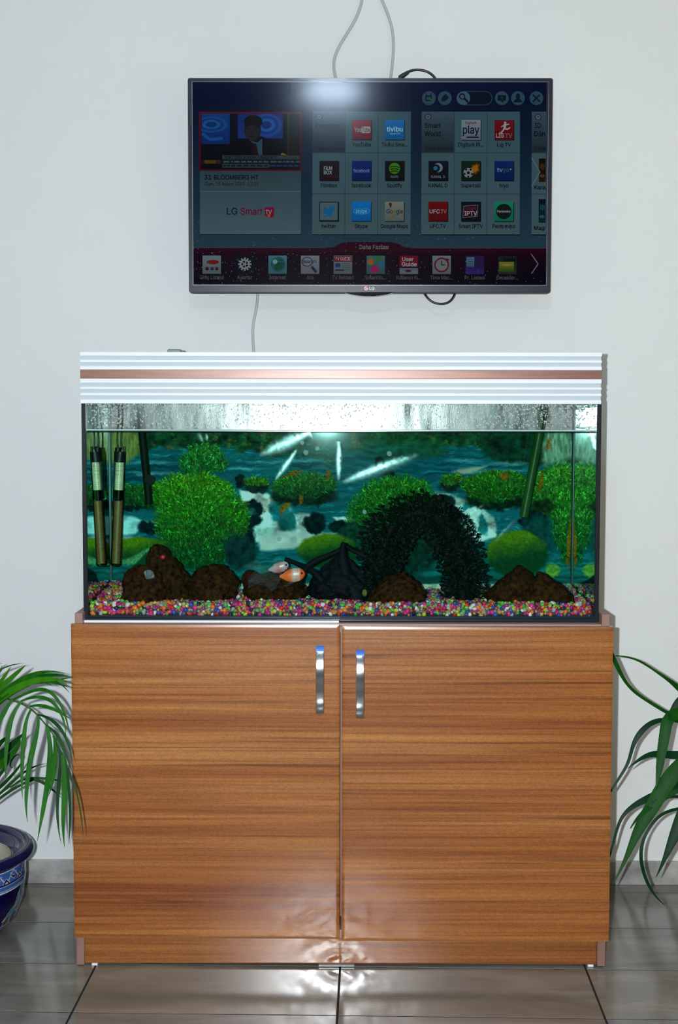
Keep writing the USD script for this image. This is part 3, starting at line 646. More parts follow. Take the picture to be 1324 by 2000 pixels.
# dark driftwood in the middle
dw = thing('driftwood', 'black driftwood with a pointed stump and sloping limbs left of the leafy arch', 'driftwood', at(665, 1178, -.44))
def limb(pts, rad, Y0=-.44, n=24):
    P = np.array([at(p[0], p[1], Y0 + (p[2] if len(p) > 2 else 0)) for p in pts]); rr = np.array(rad) * (DIST + Y0) / F
    m = tube(P, rr, 12, n); v = np.array(m.vertices); m.vertices = v + .0035 * (meshkit.fbm(v * 90, 3, 4) - .5)[:, None] * np.array([1, 1, 1])
    return m
obj('stump', limb([(672, 1060), (668, 1085), (675, 1120), (690, 1165), (694, 1182)], [5, 9, 15, 26, 30]), SLATE, dw, smooth=True)
def hillock():
    ico = trimesh.creation.icosphere(4, 1.0); v = np.array(ico.vertices); v = v * (1 + .75 * (meshkit.fbm(v * 2.6 + 3, 5, 3) - .5) + .25 * (meshkit.fbm(v * 9, 3, 6) - .5))[:, None]
    # cone-like body
    k = np.clip((1 - v[:, 2]) / 2, 0.05, 1) ** .8; v[:, 0] *= k * 1.15; v[:, 1] *= k
    lo, hi = v.min(0), v.max(0); v = (v - [(lo[0] + hi[0]) / 2, (lo[1] + hi[1]) / 2, lo[2]]) / (hi - lo)
    s = (DIST - .42) / F
    return trimesh.Trimesh(v * [140 * s, .12, 112 * s] + at(664, 1182, -.42), ico.faces, process=False)
obj('root_mass', hillock(), SLATE, dw, smooth=True)
obj('limb', limb([(668, 1072), (640, 1085), (606, 1102), (590, 1122, .01), (592, 1160, .02)], [5, 5, 6, 6, 7]), SLATE, dw, smooth=True)
obj('limb', limb([(676, 1068), (700, 1080), (724, 1094), (738, 1120), (742, 1170)], [5, 4, 5, 7, 9]), SLATE, dw, smooth=True)
obj('limb', limb([(556, 1092, .03), (585, 1103, .02), (612, 1118), (640, 1150)], [4, 5, 7, 9]), SLATE, dw, smooth=True)

# leafy arch ornament
arch = thing('plant_arch', 'dark green leaf-covered arch ornament standing right of the driftwood', 'ornament', at(825, 1178, -.42))
apts = [(752, 1178), (742, 1110), (752, 1055), (785, 1012), (830, 1002), (870, 1030), (892, 1070), (905, 1120), (905, 1178)]
obj('arch_core', limb(apts, [14, 12, 10, 9, 10, 12, 14, 15, 18], -.42, 60), SLATE, arch, smooth=True)
def foliage():
    P = np.array([at(x, y, -.42) for x, y in apts]); t = np.r_[0, np.cumsum(np.linalg.norm(np.diff(P, axis=0), axis=1))]; cs = CubicSpline(t, P)
    s = (DIST - .42) / F; rad = np.array([34, 40, 50, 44, 38, 42, 46, 44, 46]) * s
    V, Fc, Cc = [], [], []
    rng = np.random.default_rng(11)
    for _ in range(4200):
        u = rng.uniform(0, t[-1]); c = cs(u); tg = cs(u, 1); tg /= np.linalg.norm(tg)
        d = rng.normal(size=3); d -= tg * (d @ tg); d /= np.linalg.norm(d)
        r = np.interp(u, t, rad) * rng.uniform(.28, 1.05)
        if c[2] + d[2] * r < at(800, 1180, -.42)[2]: continue
        o = c + d * r
        ax = d + rng.normal(size=3) * .55; ax /= np.linalg.norm(ax); sd = np.cross(ax, rng.normal(size=3)); sd /= np.linalg.norm(sd); up = np.cross(ax, sd)
        L = rng.uniform(.008, .015); wd = L * .38
        k = len(V)
        V += [o, o + ax * L * .45 + sd * wd + up * .001, o + ax * L, o + ax * L * .45 - sd * wd + up * .001, o + ax * L * .45 + up * .0026, o + ax * L * .45 - up * .0004]
        for a_, b_ in ((0, 1), (1, 2), (2, 3), (3, 0)): Fc += [[k + a_, k + b_, k + 4], [k + b_, k + a_, k + 5]]
        g = rng.uniform(.5, 1.3); Cc += [np.array([.0016, .009, .0045]) * g] * 6
    obj('foliage', trimesh.Trimesh(np.array(V), np.array(Fc), process=False), vcol('arch_leaf', .6, specular_ior_level=.12), arch, col=np.array(Cc), kind='stuff', label='small dark plastic leaves')
foliage()
lp = at(712, 1158, -.50); lf = trimesh.creation.icosphere(2, .008); lf.vertices = lf.vertices * [.8, .5, 1.1] + lp
obj('moss_ball', lf, noisy('moss_yellow', (.03, .06, .005), (.10, .16, .02), scale=200, rough=.8), None, smooth=True, label='small yellow-green moss ball at the foot of the driftwood', cat='moss ball')

# heater with its leads
ht = thing('aquarium_heater', 'slim glass aquarium heater with black cap in the left back corner', 'heater', at(230, 1105, -.262))
HYY = -.262; hs = (DIST + HYY) / F
def hp(y, dx=0): return at(np.interp(y, [880, 1105], [234.5, 227]) + dx, y, HYY)
obj('cap', join(tube([hp(902), hp(882)], 11.5 * hs, 16), tube([hp(882, -4), hp(874, -4)], 6 * hs, 10), tube([hp(882, 8), hp(872, 8)], 2.4 * hs, 8)), MATS['black_plastic'], ht, smooth=40)
pane_mat('heater_glass', 1.4, (.93, .96, .9), .02)
obj('glass_tube', tube([hp(1106), hp(1103), hp(902)], [8 * hs, 11 * hs, 11 * hs], 20), MATS['heater_glass'], ht, smooth=40)
obj('scale_card', tube([hp(957), hp(903)], 9.2 * hs, 14), noisy('scale_silver', (.45, .36, .18), (.85, .76, .58), scale=1, stretch=(60, 60, 500), rough=.3), ht, smooth=40, label='pale silver scale sleeve')
obj('heating_core', tube([hp(1100), hp(978)], 9.4 * hs, 14), noisy('core_bronze', (.10, .045, .006), (.30, .15, .03), scale=1, stretch=(40, 40, 700), rough=.45), ht, smooth=40, label='bronze-brown heating core')
obj('core_stem', tube([hp(979), hp(956)], 3.0 * hs, 10), MATS['black_plastic'], ht, smooth=40)
obj('lead', tube([hp(878, -4), at(229, 850, HYY), at(232, 815, HYY + .004), at(231, 782, HYY)], .0022, 8, 20), MATS['cable_black'], ht, smooth=True)
obj('lead', tube([hp(878, 3), at(237, 850, HYY), at(239, 815, HYY + .004), at(236, 782, HYY)], .0022, 8, 20), MATS['cable_black'], ht, smooth=True)

# pipes
pl = thing('filter_pipe', 'dark green filter pipe with suction cup hanging beside the heater', 'pipe', at(288, 985, -.28))
obj('pipe', tube([at(274, 782, -.27), at(277, 840, -.27), at(284, 910, -.27), at(291, 985, -.27)], 7.5 * (DIST - .27) / F, 14, 20), pm('pipe_dark_green', (.002, .007, .002), .6, specular_ior_level=.12), pl, smooth=40)
sc = lathe([(0, 0), (.009, 0), (.0125, .003), (.013, .006), (.010, .0065), (0, .0065)], 24); sc.apply_transform(trimesh.transformations.rotation_matrix(math.pi / 2, [1, 0, 0])); sc.apply_translation(at(293, 937, -.285))
obj('suction_cup', sc, MATS['pipe_dark_green'], pl, smooth=40)
pr = thing('outlet_pipe', 'leaning green outlet pipe at the right end of the aquarium', 'pipe', at(1022, 1010, -.28))
def hollow(a, b, ro, ri, n=18):
    prof = [(ri, 0), (ro, 0), (ro, 1), (ri, 1), (ri, 0)]
    m = lathe(prof, n); d = b - a; L = np.linalg.norm(d); m.vertices = m.vertices * [1, 1, L]
    m.apply_transform(trimesh.geometry.align_vectors([0, 0, 1], d / L)); m.apply_translation(a)
    return m
s_ = (DIST - .28) / F
obj('pipe', hollow(at(1023, 1010, -.28), at(1065, 782, -.28), 9.0 * s_, 7.2 * s_), noisy('pipe_green', (.006, .035, .004), (.02, .085, .010), scale=30, stretch=(1, 1, .15), rough=.4, specular_ior_level=.2), pr, smooth=40)

# gravel
PEB = {'pink': (.62, .03, .22), 'magenta': (.42, .02, .16), 'orange': (.70, .17, .02), 'red': (.50, .03, .02), 'lime': (.38, .52, .03), 'green': (.07, .42, .05), 'blue': (.02, .08, .36), 'violet': (.14, .05, .22), 'white': (.62, .66, .60), 'sandy': (.38, .27, .10), 'navy': (.015, .02, .06), 'grey': (.30, .36, .33)}
PEB = {k_: tuple(.95 * np.array(c_)) for k_, c_ in PEB.items()}
PK = list(PEB); PWT = np.array([1.6, 1.1, 1.6, 1.1, .8, 1.3, .9, .8, 1.2, 1.5, .9, 1.0]); PWT /= PWT.sum()
PM = {k: pm('pebble_' + k, c, .4) for k, c in PEB.items()}
ICO1 = trimesh.creation.icosphere(2, 1.0); ICO0 = trimesh.creation.icosphere(1, 1.0)
def pebble_mesh(c, r, seed, ico):
    rr = np.random.default_rng(seed)
    v = np.array(ico.vertices) * (1 + .55 * (meshkit.noise(np.array(ico.vertices) * 1.7 + seed * 1.7) - .5))[:, None] * np.array([1, 1, 1]) * rr.uniform(.62, 1.25, 3)
    q, _ = np.linalg.qr(rr.normal(size=(3, 3)))
    return trimesh.Trimesh((v @ q.T) * r + c, ico.faces if np.linalg.det(q) > 0 else ico.faces[:, ::-1], process=False)
zg0 = TZ0 + .0125
def gravel_top(x, y):
    back = np.clip((y - YT - G) / (YTB - YT), 0, 1)
    ztf = at(660, 1186, YT)[2]
    return ztf + .004 * back + .018 * np.exp(-((x - TX0) / .11) ** 2) * back * 1.2 + .012 * np.exp(-((x - TX1) / .10) ** 2) * back + .005 * (meshkit.noise(np.stack([x * 9, y * 9, x * 0], -1)) - .5)
gb_x = np.linspace(TX0 + G + .001, TX1 - G - .001, 120); gb_y = np.linspace(YT + G + .009, YTB - .010, 30)
GX, GY = np.meshgrid(gb_x, gb_y, indexing='ij')
n, m = GX.shape; I = np.arange(n * m).reshape(n, m)
top = np.stack([GX, GY, gravel_top(GX, GY) - .006], -1).reshape(-1, 3); bot = top.copy(); bot[:, 2] = TZ0 + .0122
q = np.stack([I[:-1, :-1], I[1:, :-1], I[1:, 1:], I[:-1, 1:]], -1).reshape(-1, 4)
per = np.r_[I[:-1, 0], I[-1, :-1], I[:0:-1, -1], I[0, :0:-1]]
Q = np.vstack([q, (q + n * m)[:, ::-1], np.stack([per, per + n * m, np.roll(per, -1) + n * m, np.roll(per, -1)], -1)])
bedm = trimesh.Trimesh(np.vstack([top, bot]), np.vstack([Q[:, [0, 1, 2]], Q[:, [0, 2, 3]]]), process=False)
spots = []
rr = np.random.default_rng(5)
for row in range(2):               # pressed against the front glass, in two or three courses
    z = zg0 + .004
    while z < gravel_top(np.array(0.), np.array(YT)) + .004:
        x = TX0 + G + .006 + rr.uniform(0, .004)
        while x < TX1 - G - .005:
            r = rr.uniform(.0030, .0062)
            spots.append((row, x, YT + G + .0075 + row * .010 + rr.uniform(0, .002), z + rr.uniform(-.0035, .0035), r))
            x += 2 * r * .84
        z += .0072
vis = [s for s in spots if s[0] == 0]; rest = [s for s in spots if s[0] == 1]
rr.shuffle(vis := np.array(vis))
ZONES = ((250, 'below the heater'), (380, 'below the left rocks'), (470, 'below the flat rock'), (600, 'below the goldfish'), (735, 'below the driftwood'), (850, 'before the arch rock'), (952, "below the arch"), (1060, 'below the right rocks'), (9999, 'in the right corner'))
chosen = [(s, PK[rr.choice(len(PK), p=PWT)]) for s in vis[:300]]
def spot_of(s):
    px = 662 + (s[1] - EYE[0]) / (s[2] - EYE[1]) * F; h_ = (s[3] - zg0) / .022
    return next(n_ for lim, n_ in ZONES if px < lim), 'lowest course' if h_ < .34 else 'middle course' if h_ < .72 else 'top course'
byplace = {}
for kk, (s, c) in enumerate(chosen): byplace.setdefault((c,) + spot_of(s), []).append((s[1], kk))
ORD = ('first', 'second', 'third', 'fourth', 'fifth', 'sixth', 'seventh', 'eighth', 'ninth')
nth = {}
for key, lst in byplace.items():
    for q_, (x_, kk) in enumerate(sorted(lst)): nth[kk] = '' if len(lst) == 1 else f', {ORD[q_]} from left'
for kk, (s, c) in enumerate(chosen):
    zn, row = spot_of(s)
    obj('pebble', pebble_mesh(s[1:4], s[4], kk, ICO1), PM[c], None, smooth=True, label=f'{c} pebble in the {row} of gravel {zn}{nth[kk]}', cat='pebble', group=f'{c} pebbles at the front glass')
more = [tuple(s) for s in vis[300:]] + rest
for _ in range(7600):
    x = rr.uniform(TX0 + .014, TX1 - .014); y = rr.uniform(YT + G + .018, YTB - .014)
    more.append((2, x, y, float(gravel_top(np.array(x), np.array(y))) + rr.uniform(-.006, .003), rr.uniform(.0030, .0056)))
ms, cc = [], []
for kk, s in enumerate(more):
    pmesh = pebble_mesh(np.array(s[1:4]), s[4], 1000 + kk, ICO0); ms.append(pmesh)
    cc.append(np.repeat(np.array([PEB[PK[rr.choice(len(PK), p=PWT)]]]), len(pmesh.vertices), 0))
gm = join(bedm, *ms)
obj('gravel', gm, vcol('gravel_colours', .45), None, smooth=True, col=np.vstack([np.full((len(bedm.vertices), 3), .03)] + cc), label='bed of mixed bright-coloured gravel covering the aquarium floor', cat='gravel', kind='stuff')

# goldfish
vcol('fish_skin', .35, specular_ior_level=.6)
MATS['fish_fin'] = usdkit.material(stage, L_ + 'fish_fin', {'g': ('geometry', {}), 'mp': ('mapping', {'scale': (90, 90, 420)}), 'n': ('noise_texture', {'scale': 1, 'detail': 2}), 'r': ('map_range', {'from_min': .3, 'from_max': .7, 'to_min': .03, 'to_max': .24}), 't': ('transparent_bsdf', {'color': (1, 1, 1)}), 'd': ('diffuse_bsdf', {'color': (.12, .15, .15)}), 'm': ('mix_closure', {})},
    [('g.position', 'mp.vector'), ('mp.vector', 'n.vector'), ('n.fac', 'r.value'), ('r.result', 'm.fac'), ('t.BSDF', 'm.closure1'), ('d.BSDF', 'm.closure2')], surface='m.closure')
def sheet(polygon, Y, bend=.01, seed=0, th=.0006):
    """a fin: its outline in picture units, gently waved, with real thickness"""
    pg = Polygon(polygon).buffer(0)
    m = trimesh.creation.extrude_polygon(pg, .5, engine='earcut')
    m = m.subdivide().subdivide()
    v = np.array(m.vertices); P = np.array([at(a_, b_, Y) for a_, b_ in v[:, :2]])
    c = np.array(pg.centroid.coords[0]); off = bend * np.sin((v[:, 0] - c[0]) / 14. + (v[:, 1] - c[1]) / 22. + seed) * .5
    P[:, 1] += off + np.where(v[:, 2] > .25, th, 0)
    keep = (v[:, 2] < .25)[m.faces].all(1)
    return trimesh.Trimesh(P, m.faces[keep][:, ::-1], process=False)
def goldfish(x0, x1, yc0, yc1, hh, Y, label, paint, fins):
    a, b = at(x0, yc0, Y), at(x1, yc1, Y); n, k = 40, 24; s = (DIST + Y) / F
    t = np.linspace(0, 1, n); prof = np.interp(t, [0, .08, .3, .55, .78, .92, .975, 1], [.16, .28, .8, 1.0, .9, .58, .3, .04]); prof = np.convolve(np.r_[prof[0], prof, prof[-1]], [.2, .6, .2], 'valid'); prof[-1] = .03
    an = np.arange(k) * 2 * math.pi / k
    V, C = [], []
    for i in range(n):
        c = a + (b - a) * t[i]
        for q_ in an:
            V.append(c + np.array([0, math.cos(q_) * hh * s * .55 * prof[i], math.sin(q_) * hh * s * prof[i]])); C.append(paint(t[i], math.sin(q_)))
    i, j = np.meshgrid(np.arange(n - 1), np.arange(k), indexing='ij')
    q = np.stack([i * k + j, i * k + (j + 1) % k, (i + 1) * k + (j + 1) % k, (i + 1) * k + j], -1).reshape(-1, 4)
    m = trimesh.Trimesh(V, np.vstack([q[:, [0, 1, 2]], q[:, [0, 2, 3]], [[0, e_ + 1, e_] for e_ in range(1, k - 1)], [[(n - 1) * k, (n - 1) * k + e_, (n - 1) * k + e_ + 1] for e_ in range(1, k - 1)]]), process=False)
    if m.volume < 0: m.invert()
    fsh = thing('goldfish', label, 'fish', (a + b) / 2)
    obj('body', m, MATS['fish_skin'], fsh, smooth=True, col=np.array(C))
    for nm, pts, dy, sd in fins: obj(nm, sheet(pts, Y + dy, .008, sd), MATS['fish_fin'], fsh, smooth=False)
    for sgn in (-1, 1):
        ev = a + (b - a) * .87 + np.array([0, sgn * hh * s * .36, hh * s * .18]); ey = trimesh.creation.icosphere(2, hh * s * .15); ey.apply_translation(ev)
        obj('eye', ey, MATS['black_plastic'], fsh, smooth=True)
OR, WH = np.array([.72, .12, .004]), np.array([.50, .42, .36])
def paint1(t, z):
    k = np.interp(t, [0, .38, .46, .56, .64, .70, .76, .82, 1], [.15, .0, .2, 1, .9, .55, .8, .05, .0]); k = np.clip(k - .25 * z * 0, 0, 1)
    return OR * (1 - k) + WH * k
def paint2(t, z):
    k = np.clip(.75 + .4 * math.sin(t * 9) + .2 * z, 0, 1); return np.array([.45, .10, .05]) * (1 - k) + np.array([.42, .34, .36]) * k
goldfish(546, 596, 1126, 1121, 14.5, -.487, 'orange and white goldfish in front, with long trailing grey fins', paint1,
    [('tail_fin', [(550, 1120), (530, 1118), (505, 1122), (484, 1134), (500, 1140), (520, 1146), (534, 1160), (540, 1148), (548, 1132)], .004, 0), ('dorsal_fin', [(552, 1114), (562, 1107), (574, 1107), (580, 1111)], 0, 1),
     ('belly_fin', [(566, 1136), (572, 1136), (566, 1144), (552, 1146)], -.006, 2), ('side_fin', [(574, 1130), (580, 1131), (572, 1140), (562, 1142)], -.014, 3)])
goldfish(524, 564, 1113, 1104, 11.5, -.455, 'pale pinkish goldfish half hidden behind the orange and white one', paint2,
    [('tail_fin', [(530, 1108), (505, 1098), (485, 1100), (474, 1108), (490, 1107), (500, 1112), (486, 1128), (484, 1150), (505, 1138), (528, 1120)], .003, 4), ('dorsal_fin', [(534, 1101), (536, 1092), (548, 1092), (556, 1099)], 0, 5)])

# ---------------------------------------------------------------- television
YV = -.088
tv = thing('television', 'black flat-screen television showing an app menu, hung on the wall above the aquarium', 'television', at(722, 362, YV))
def tvp(px, py, y=YV): return at(px, py, y)
def rrect_px(x0, y0, x1, y1, r): return sbox(x0 + r, y0 + r, x1 - r, y1 - r).buffer(r, 6)
# corner-corrected frame: outer corners of the set in the photograph
QO = [(365, 152), (1079, 152), (1075, 571.5), (370, 572)]
def quad(u, v, Q=QO):
    a, b, c, d = [np.array(q_, float) for q_ in Q]; return (a * (1 - u) + b * u) * (1 - v) + (d * (1 - u) + c * u) * v
A_, B_, C_, D_ = [tvp(*q_) for q_ in QO]
VX0, VX1 = (A_[0] + D_[0]) / 2, (B_[0] + C_[0]) / 2; VZ1, VZ0 = (A_[2] + B_[2]) / 2, (C_[2] + D_[2]) / 2
def tvm(px, py):
    """photo pixel on the set's front -> X, Z on the set (upright rectangle)"""
    v = (py - 152) / 419.8; xl, xr = 365 + 5 * v, 1079 - 4 * v
    u = (px - xl) / (xr - xl)
    return VX0 + (VX1 - VX0) * u, VZ1 + (VZ0 - VZ1) * v
SX0, SZ1 = tvm(374.5, 161); SX1, SZ0 = tvm(1066.5, 556.5)
FRM = pm('tv_frame_navy', (.010, .014, .030), .30, coat_weight=.6, coat_roughness=.12)
def frame():
    o = sbox(VX0 + .006, VZ0 + .006, VX1 - .006, VZ1 - .006).buffer(.006, 6)
    def ringm(outer, inner, y0, y1):
        m = trimesh.creation.extrude_polygon(outer.difference(inner), 1.0, engine='earcut'); v = np.array(m.vertices)
        return trimesh.Trimesh(np.stack([v[:, 0], y0 + (y1 - y0) * v[:, 2], v[:, 1]], 1), m.faces[:, ::-1], process=False)
    inner = sbox(SX0, SZ0, SX1, SZ1)
    # bevelled front: outer loop a little further back than the inner one
    oc = np.array(o.exterior.coords)[:-1]; ic = np.array(sbox(SX0 - .002, SZ0 - .002, SX1 + .002, SZ1 + .002).buffer(.0005, 1).exterior.coords)[:-1]
    body = trimesh.creation.extrude_polygon(o, 1.0, engine='earcut'); v = np.array(body.vertices)
    back = trimesh.Trimesh(np.stack([v[:, 0], YV + .003 + .033 * v[:, 2], v[:, 1]], 1), body.faces[:, ::-1], process=False)
    fr = []
    mid = o.buffer(-.0018)
    return back, ringm(mid, inner, YV - .004, YV + .004)
fb, ff = frame()
obj('casing', fb, MATS['black_plastic'], tv)
obj('bezel', ff, FRM, tv)
def ring(x0, x1, z0, z1, w, y0, y1):
    p = sbox(x0 - w, z0 - w, x1 + w, z1 + w).difference(sbox(x0, z0, x1, z1)); m = trimesh.creation.extrude_polygon(p, 1.0, engine='earcut'); v = np.array(m.vertices)
    return trimesh.Trimesh(np.stack([v[:, 0], y0 + (y1 - y0) * v[:, 2], v[:, 1]], 1), m.faces[:, ::-1], process=False)
obj('screen_edge', ring(SX0, SX1, SZ0, SZ1, .0012, YV - .0046, YV - .003), pm('tv_edge_silver', (.30, .31, .36), .3, metallic=.8), tv, label='thin silver line around the screen')
# wall bracket, back bulge
obj('back_housing', bx((VX0 + VX1) / 2 - .3, (VX0 + VX1) / 2 + .3, YV + .036, YV + .058, VZ0 + .08, VZ1 - .12, bev=.01), MATS['black_plastic'], tv)
obj('wall_bracket', bx((VX0 + VX1) / 2 - .16, (VX0 + VX1) / 2 + .16, YV + .058, -.0005, VZ0 + .2, VZ1 - .2, bev=.003), MATS['black_plastic'], tv)
# lip under the bezel with the sensor
lipx0, z_ = tvm(672, 568); lipx1, _ = tvm(771, 568); _, z2 = tvm(700, 579.5)
lp_ = [(lipx0 + (lipx1 - lipx0) * t, VZ0 + .001 - (VZ0 - z2) * math.sin(math.pi * t) ** .8) for t in np.linspace(0, 1, 25)]
m = trimesh.creation.extrude_polygon(Polygon(lp_ + [(lipx1, VZ0 + .005), (lipx0, VZ0 + .005)]).buffer(0), 1.0, engine='earcut'); v = np.array(m.vertices)
obj('sensor_lip', trimesh.Trimesh(np.stack([v[:, 0], YV - .003 + .022 * v[:, 2], v[:, 1]], 1), m.faces[:, ::-1], process=False), pm('gloss_black', (.004, .004, .006), .12), tv, label='curved glossy black lip under the bezel')

# the picture on the screen, flat print in light
SCR = vcol('screen_light', .125, emit=1.0, specular_ior_level=.3)
class Flat:
    n = 0
    def __init__(s): s.V, s.F, s.C, s.k = [], [], [], 0
    def poly(s, g, c, z):
        for g_ in getattr(g, 'geoms', [g]):
            if g_.is_empty or g_.area < 1e-6 or g_.geom_type != 'Polygon': continue
            v, f = trimesh.creation.triangulate_polygon(g_, engine='earcut')
            s.raw(v, f, c, z)
        return s
    def raw(s, v, f, c, z):
        P = np.array([tvm(a, b) for a, b in v]); P = np.column_stack([P[:, 0], np.full(len(P), YV - .0012 - z * .00012), P[:, 1]])
        f = np.array(f)
        if len(f) and np.cross(P[f[0][1]] - P[f[0][0]], P[f[0][2]] - P[f[0][0]])[1] > 0: f = f[:, ::-1]
        s.V.append(P); s.F.append(f + s.k); s.k += len(P)
        c = np.asarray(c, float); s.C.append(np.repeat(c[None], len(P), 0) if c.ndim == 1 else c)
    def grad(s, x0, y0, x1, y1, c0, c1, z, n=8):
        ys = np.linspace(y0, y1, n); v = [(x, y) for y in ys for x in (x0, x1)]
        f = [q_ for i in range(n - 1) for q_ in ([2 * i, 2 * i + 1, 2 * i + 3], [2 * i, 2 * i + 3, 2 * i + 2])]
        c = np.array([np.asarray(c0, float) * (1 - t) + np.asarray(c1, float) * t for t in np.linspace(0, 1, n) for _ in (0, 1)])
        # keep one winding for all rows
        s.raw(np.array(v), np.array(f), c, z); return s
    def text(s, t, x, y, h, c, z, anchor='m', wide=None, bold=True):
        m = meshkit.text_mesh(t, h, .5, bold); v = np.array(m.vertices); f = m.faces[m.face_normals[:, 2] > .5]
        u = np.unique(f); remap = np.zeros(len(v), int); remap[u] = np.arange(len(u)); v = v[u]; f = remap[f]
        w = v[:, 0].max() - v[:, 0].min(); x_ = v[:, 0] - v[:, 0].min()
        if wide: x_ *= wide / w; w = wide
        x0 = x - w / 2 if anchor == 'm' else x
        s.raw(np.column_stack([x0 + x_, y - v[:, 1]]), f, c, z); return s
    def done(s, name, parent, label=None, kind=None):
        m = trimesh.Trimesh(np.vstack(s.V), np.vstack(s.F), process=False)
        return obj(name, m, SCR, parent, col=lin(np.vstack(s.C)) * SCREEN_GAIN, label=label, kind=kind)
SCREEN_GAIN = .60
b0 = Flat(); b0.grad(374.5, 161, 1066.5, 557, (2, 16, 52), (6, 20, 34), 0, 20)
b0.grad(374.5, 205, 1066.5, 486, (4, 20, 46), (38, 66, 80), .5, 16)
screen = b0.done('screen', tv, label='glowing dark blue menu screen')
DARK = (8, 14, 20)
fl_ = Flat()
fl_.grad(388, 218, 588, 333, (84, 20, 44), (74, 6, 30), 1); fl_.grad(392, 222, 585, 330, (8, 16, 34), (6, 12, 18), 2)
fl_.grad(393, 222, 448, 281, (14, 60, 124), (10, 40, 104), 3)
for r_, c_ in ((25, (20, 74, 140)), (20, (14, 54, 118)), (14, (28, 84, 146)), (9, (16, 48, 104))): fl_.poly(affinity.scale(Point(412, 243).buffer(r_), 1.25, .62).intersection(sbox(393, 222, 448, 281)), c_, 4 + .5 * (25 - r_) / 3)
fl_.poly(LineString([(396, 262), (410, 272), (432, 270)]).buffer(3), (18, 76, 140), 4)
fl_.grad(464, 222, 552, 270, (16, 44, 110), (18, 50, 120), 3)
for r_, c_ in ((30, (24, 72, 150)), (24, (16, 50, 126)), (17, (30, 88, 160)), (10, (16, 44, 112))): fl_.poly(affinity.scale(Point(520, 244).buffer(r_), 1.0, .75).intersection(sbox(464, 222, 552, 275)), c_, 4 + .5 * (30 - r_) / 3)
fl_.grad(561, 222, 584, 312, (28, 36, 40), (24, 18, 20), 3); fl_.grad(561, 222, 564, 270, (60, 62, 20), (44, 44, 24), 4); fl_.grad(561, 272, 564, 306, (66, 24, 12), (50, 24, 10), 4)
suit = Polygon([(440, 304), (452, 282), (480, 272), (490, 268), (512, 266), (530, 276), (548, 286), (556, 304)]); fl_.poly(suit, (8, 10, 14), 7)
fl_.poly(Polygon([(487, 274), (494, 280), (500, 302), (512, 302), (512, 270), (502, 278)]), (44, 72, 96), 8); fl_.poly(Polygon([(494, 280), (500, 280), (505, 303), (496, 303)]), (34, 8, 18), 9)
fl_.poly(affinity.scale(Point(493, 252).buffer(18), .92, 1.3), (30, 30, 36), 8.5); fl_.poly(affinity.scale(Point(494, 238).buffer(18.5), .98, .72), (14, 18, 24), 9); fl_.poly(affinity.scale(Point(492, 258).buffer(13), .95, 1.1), (38, 35, 40), 9.5)
for ex_ in (486, 498): fl_.poly(affinity.scale(Point(ex_, 252).buffer(2.4), 1.3, .6), (18, 18, 22), 10)
fl_.poly(affinity.scale(Point(491, 266).buffer(4), 1.3, .35), (24, 20, 24), 10); fl_.poly(Polygon([(492, 254), (489, 261), (494, 261)]), (30, 27, 31), 10)
fl_.grad(434, 303, 585, 311, (44, 62, 68), (40, 56, 62), 11); fl_.text('YURT DIŞI ALACAK TAHSİLATI', 438, 309.8, 5.6, DARK, 12, 'l', 102, True)
fl_.grad(393, 312, 585, 319, (14, 26, 34), (14, 26, 34), 11); fl_.grad(399, 312.5, 422, 319, (84, 62, 10), (84, 62, 10), 12); fl_.poly(sbox(424, 312, 430, 319), (70, 30, 34), 12)
fl_.grad(434, 319.5, 526, 327, (48, 60, 66), (48, 60, 66), 11); fl_.grad(527, 319.5, 585, 327, (12, 22, 44), (12, 22, 44), 11); fl_.poly(Polygon([(548, 300), (552, 298), (560, 302), (550, 302.5)]), (110, 110, 16), 12)
rr_ = random.Random(2)
for yy, c_ in ((315.6, (64, 82, 88)), (323.4, (14, 22, 26))):
    x = 436
    while x < 578:
        w_ = rr_.uniform(3, 12); fl_.poly(sbox(x, yy - 1.6, x + w_, yy + 1.4), c_ if x < 526 or yy < 320 else (34, 54, 92), 13); x += w_ + rr_.uniform(2, 4)
fl_.done('news_picture', screen, 'small red-framed news picture of a presenter in a dark suit')
f2 = Flat(); f2.grad(390, 333, 588, 373, (46, 68, 78), (58, 80, 88), 1); f2.text('31', 399, 350, 8.6, DARK, 3, 'l', None, True); f2.text('BLOOMBERG HT', 418, 350, 8.6, DARK, 3, 'l', 87, True); f2.text('Cum. 15 Mayıs 2015  13:22', 400, 361.5, 6.4, (26, 42, 50), 3, 'l', 105)
f2.done('channel_panel', screen)
f3 = Flat(); f3.grad(391, 373, 588, 457, (60, 82, 92), (76, 98, 108), 1); f3.grad(391, 372.5, 588, 374, (90, 108, 116), (84, 100, 108), 2); f3.poly(sbox(391, 457, 589, 458.5), (6, 14, 18), 2)
f3.text('LG', 443, 418.5, 13, (12, 34, 60), 3, 'l', 21, True); f3.text('Smart', 470, 418.5, 13, (96, 16, 52), 3, 'l', 43, True)
f3.poly(Polygon([(517, 405), (534, 403.5), (536, 408), (535, 423), (528, 425), (518, 421)]), (118, 14, 56), 3); f3.text('TV', 525, 418, 8.5, (150, 150, 150), 4, 'm', 12); f3.poly(Polygon([(522, 419), (528, 418), (528, 424), (524, 423)]), (150, 96, 12), 5)
f3.done('menu_banner', screen)
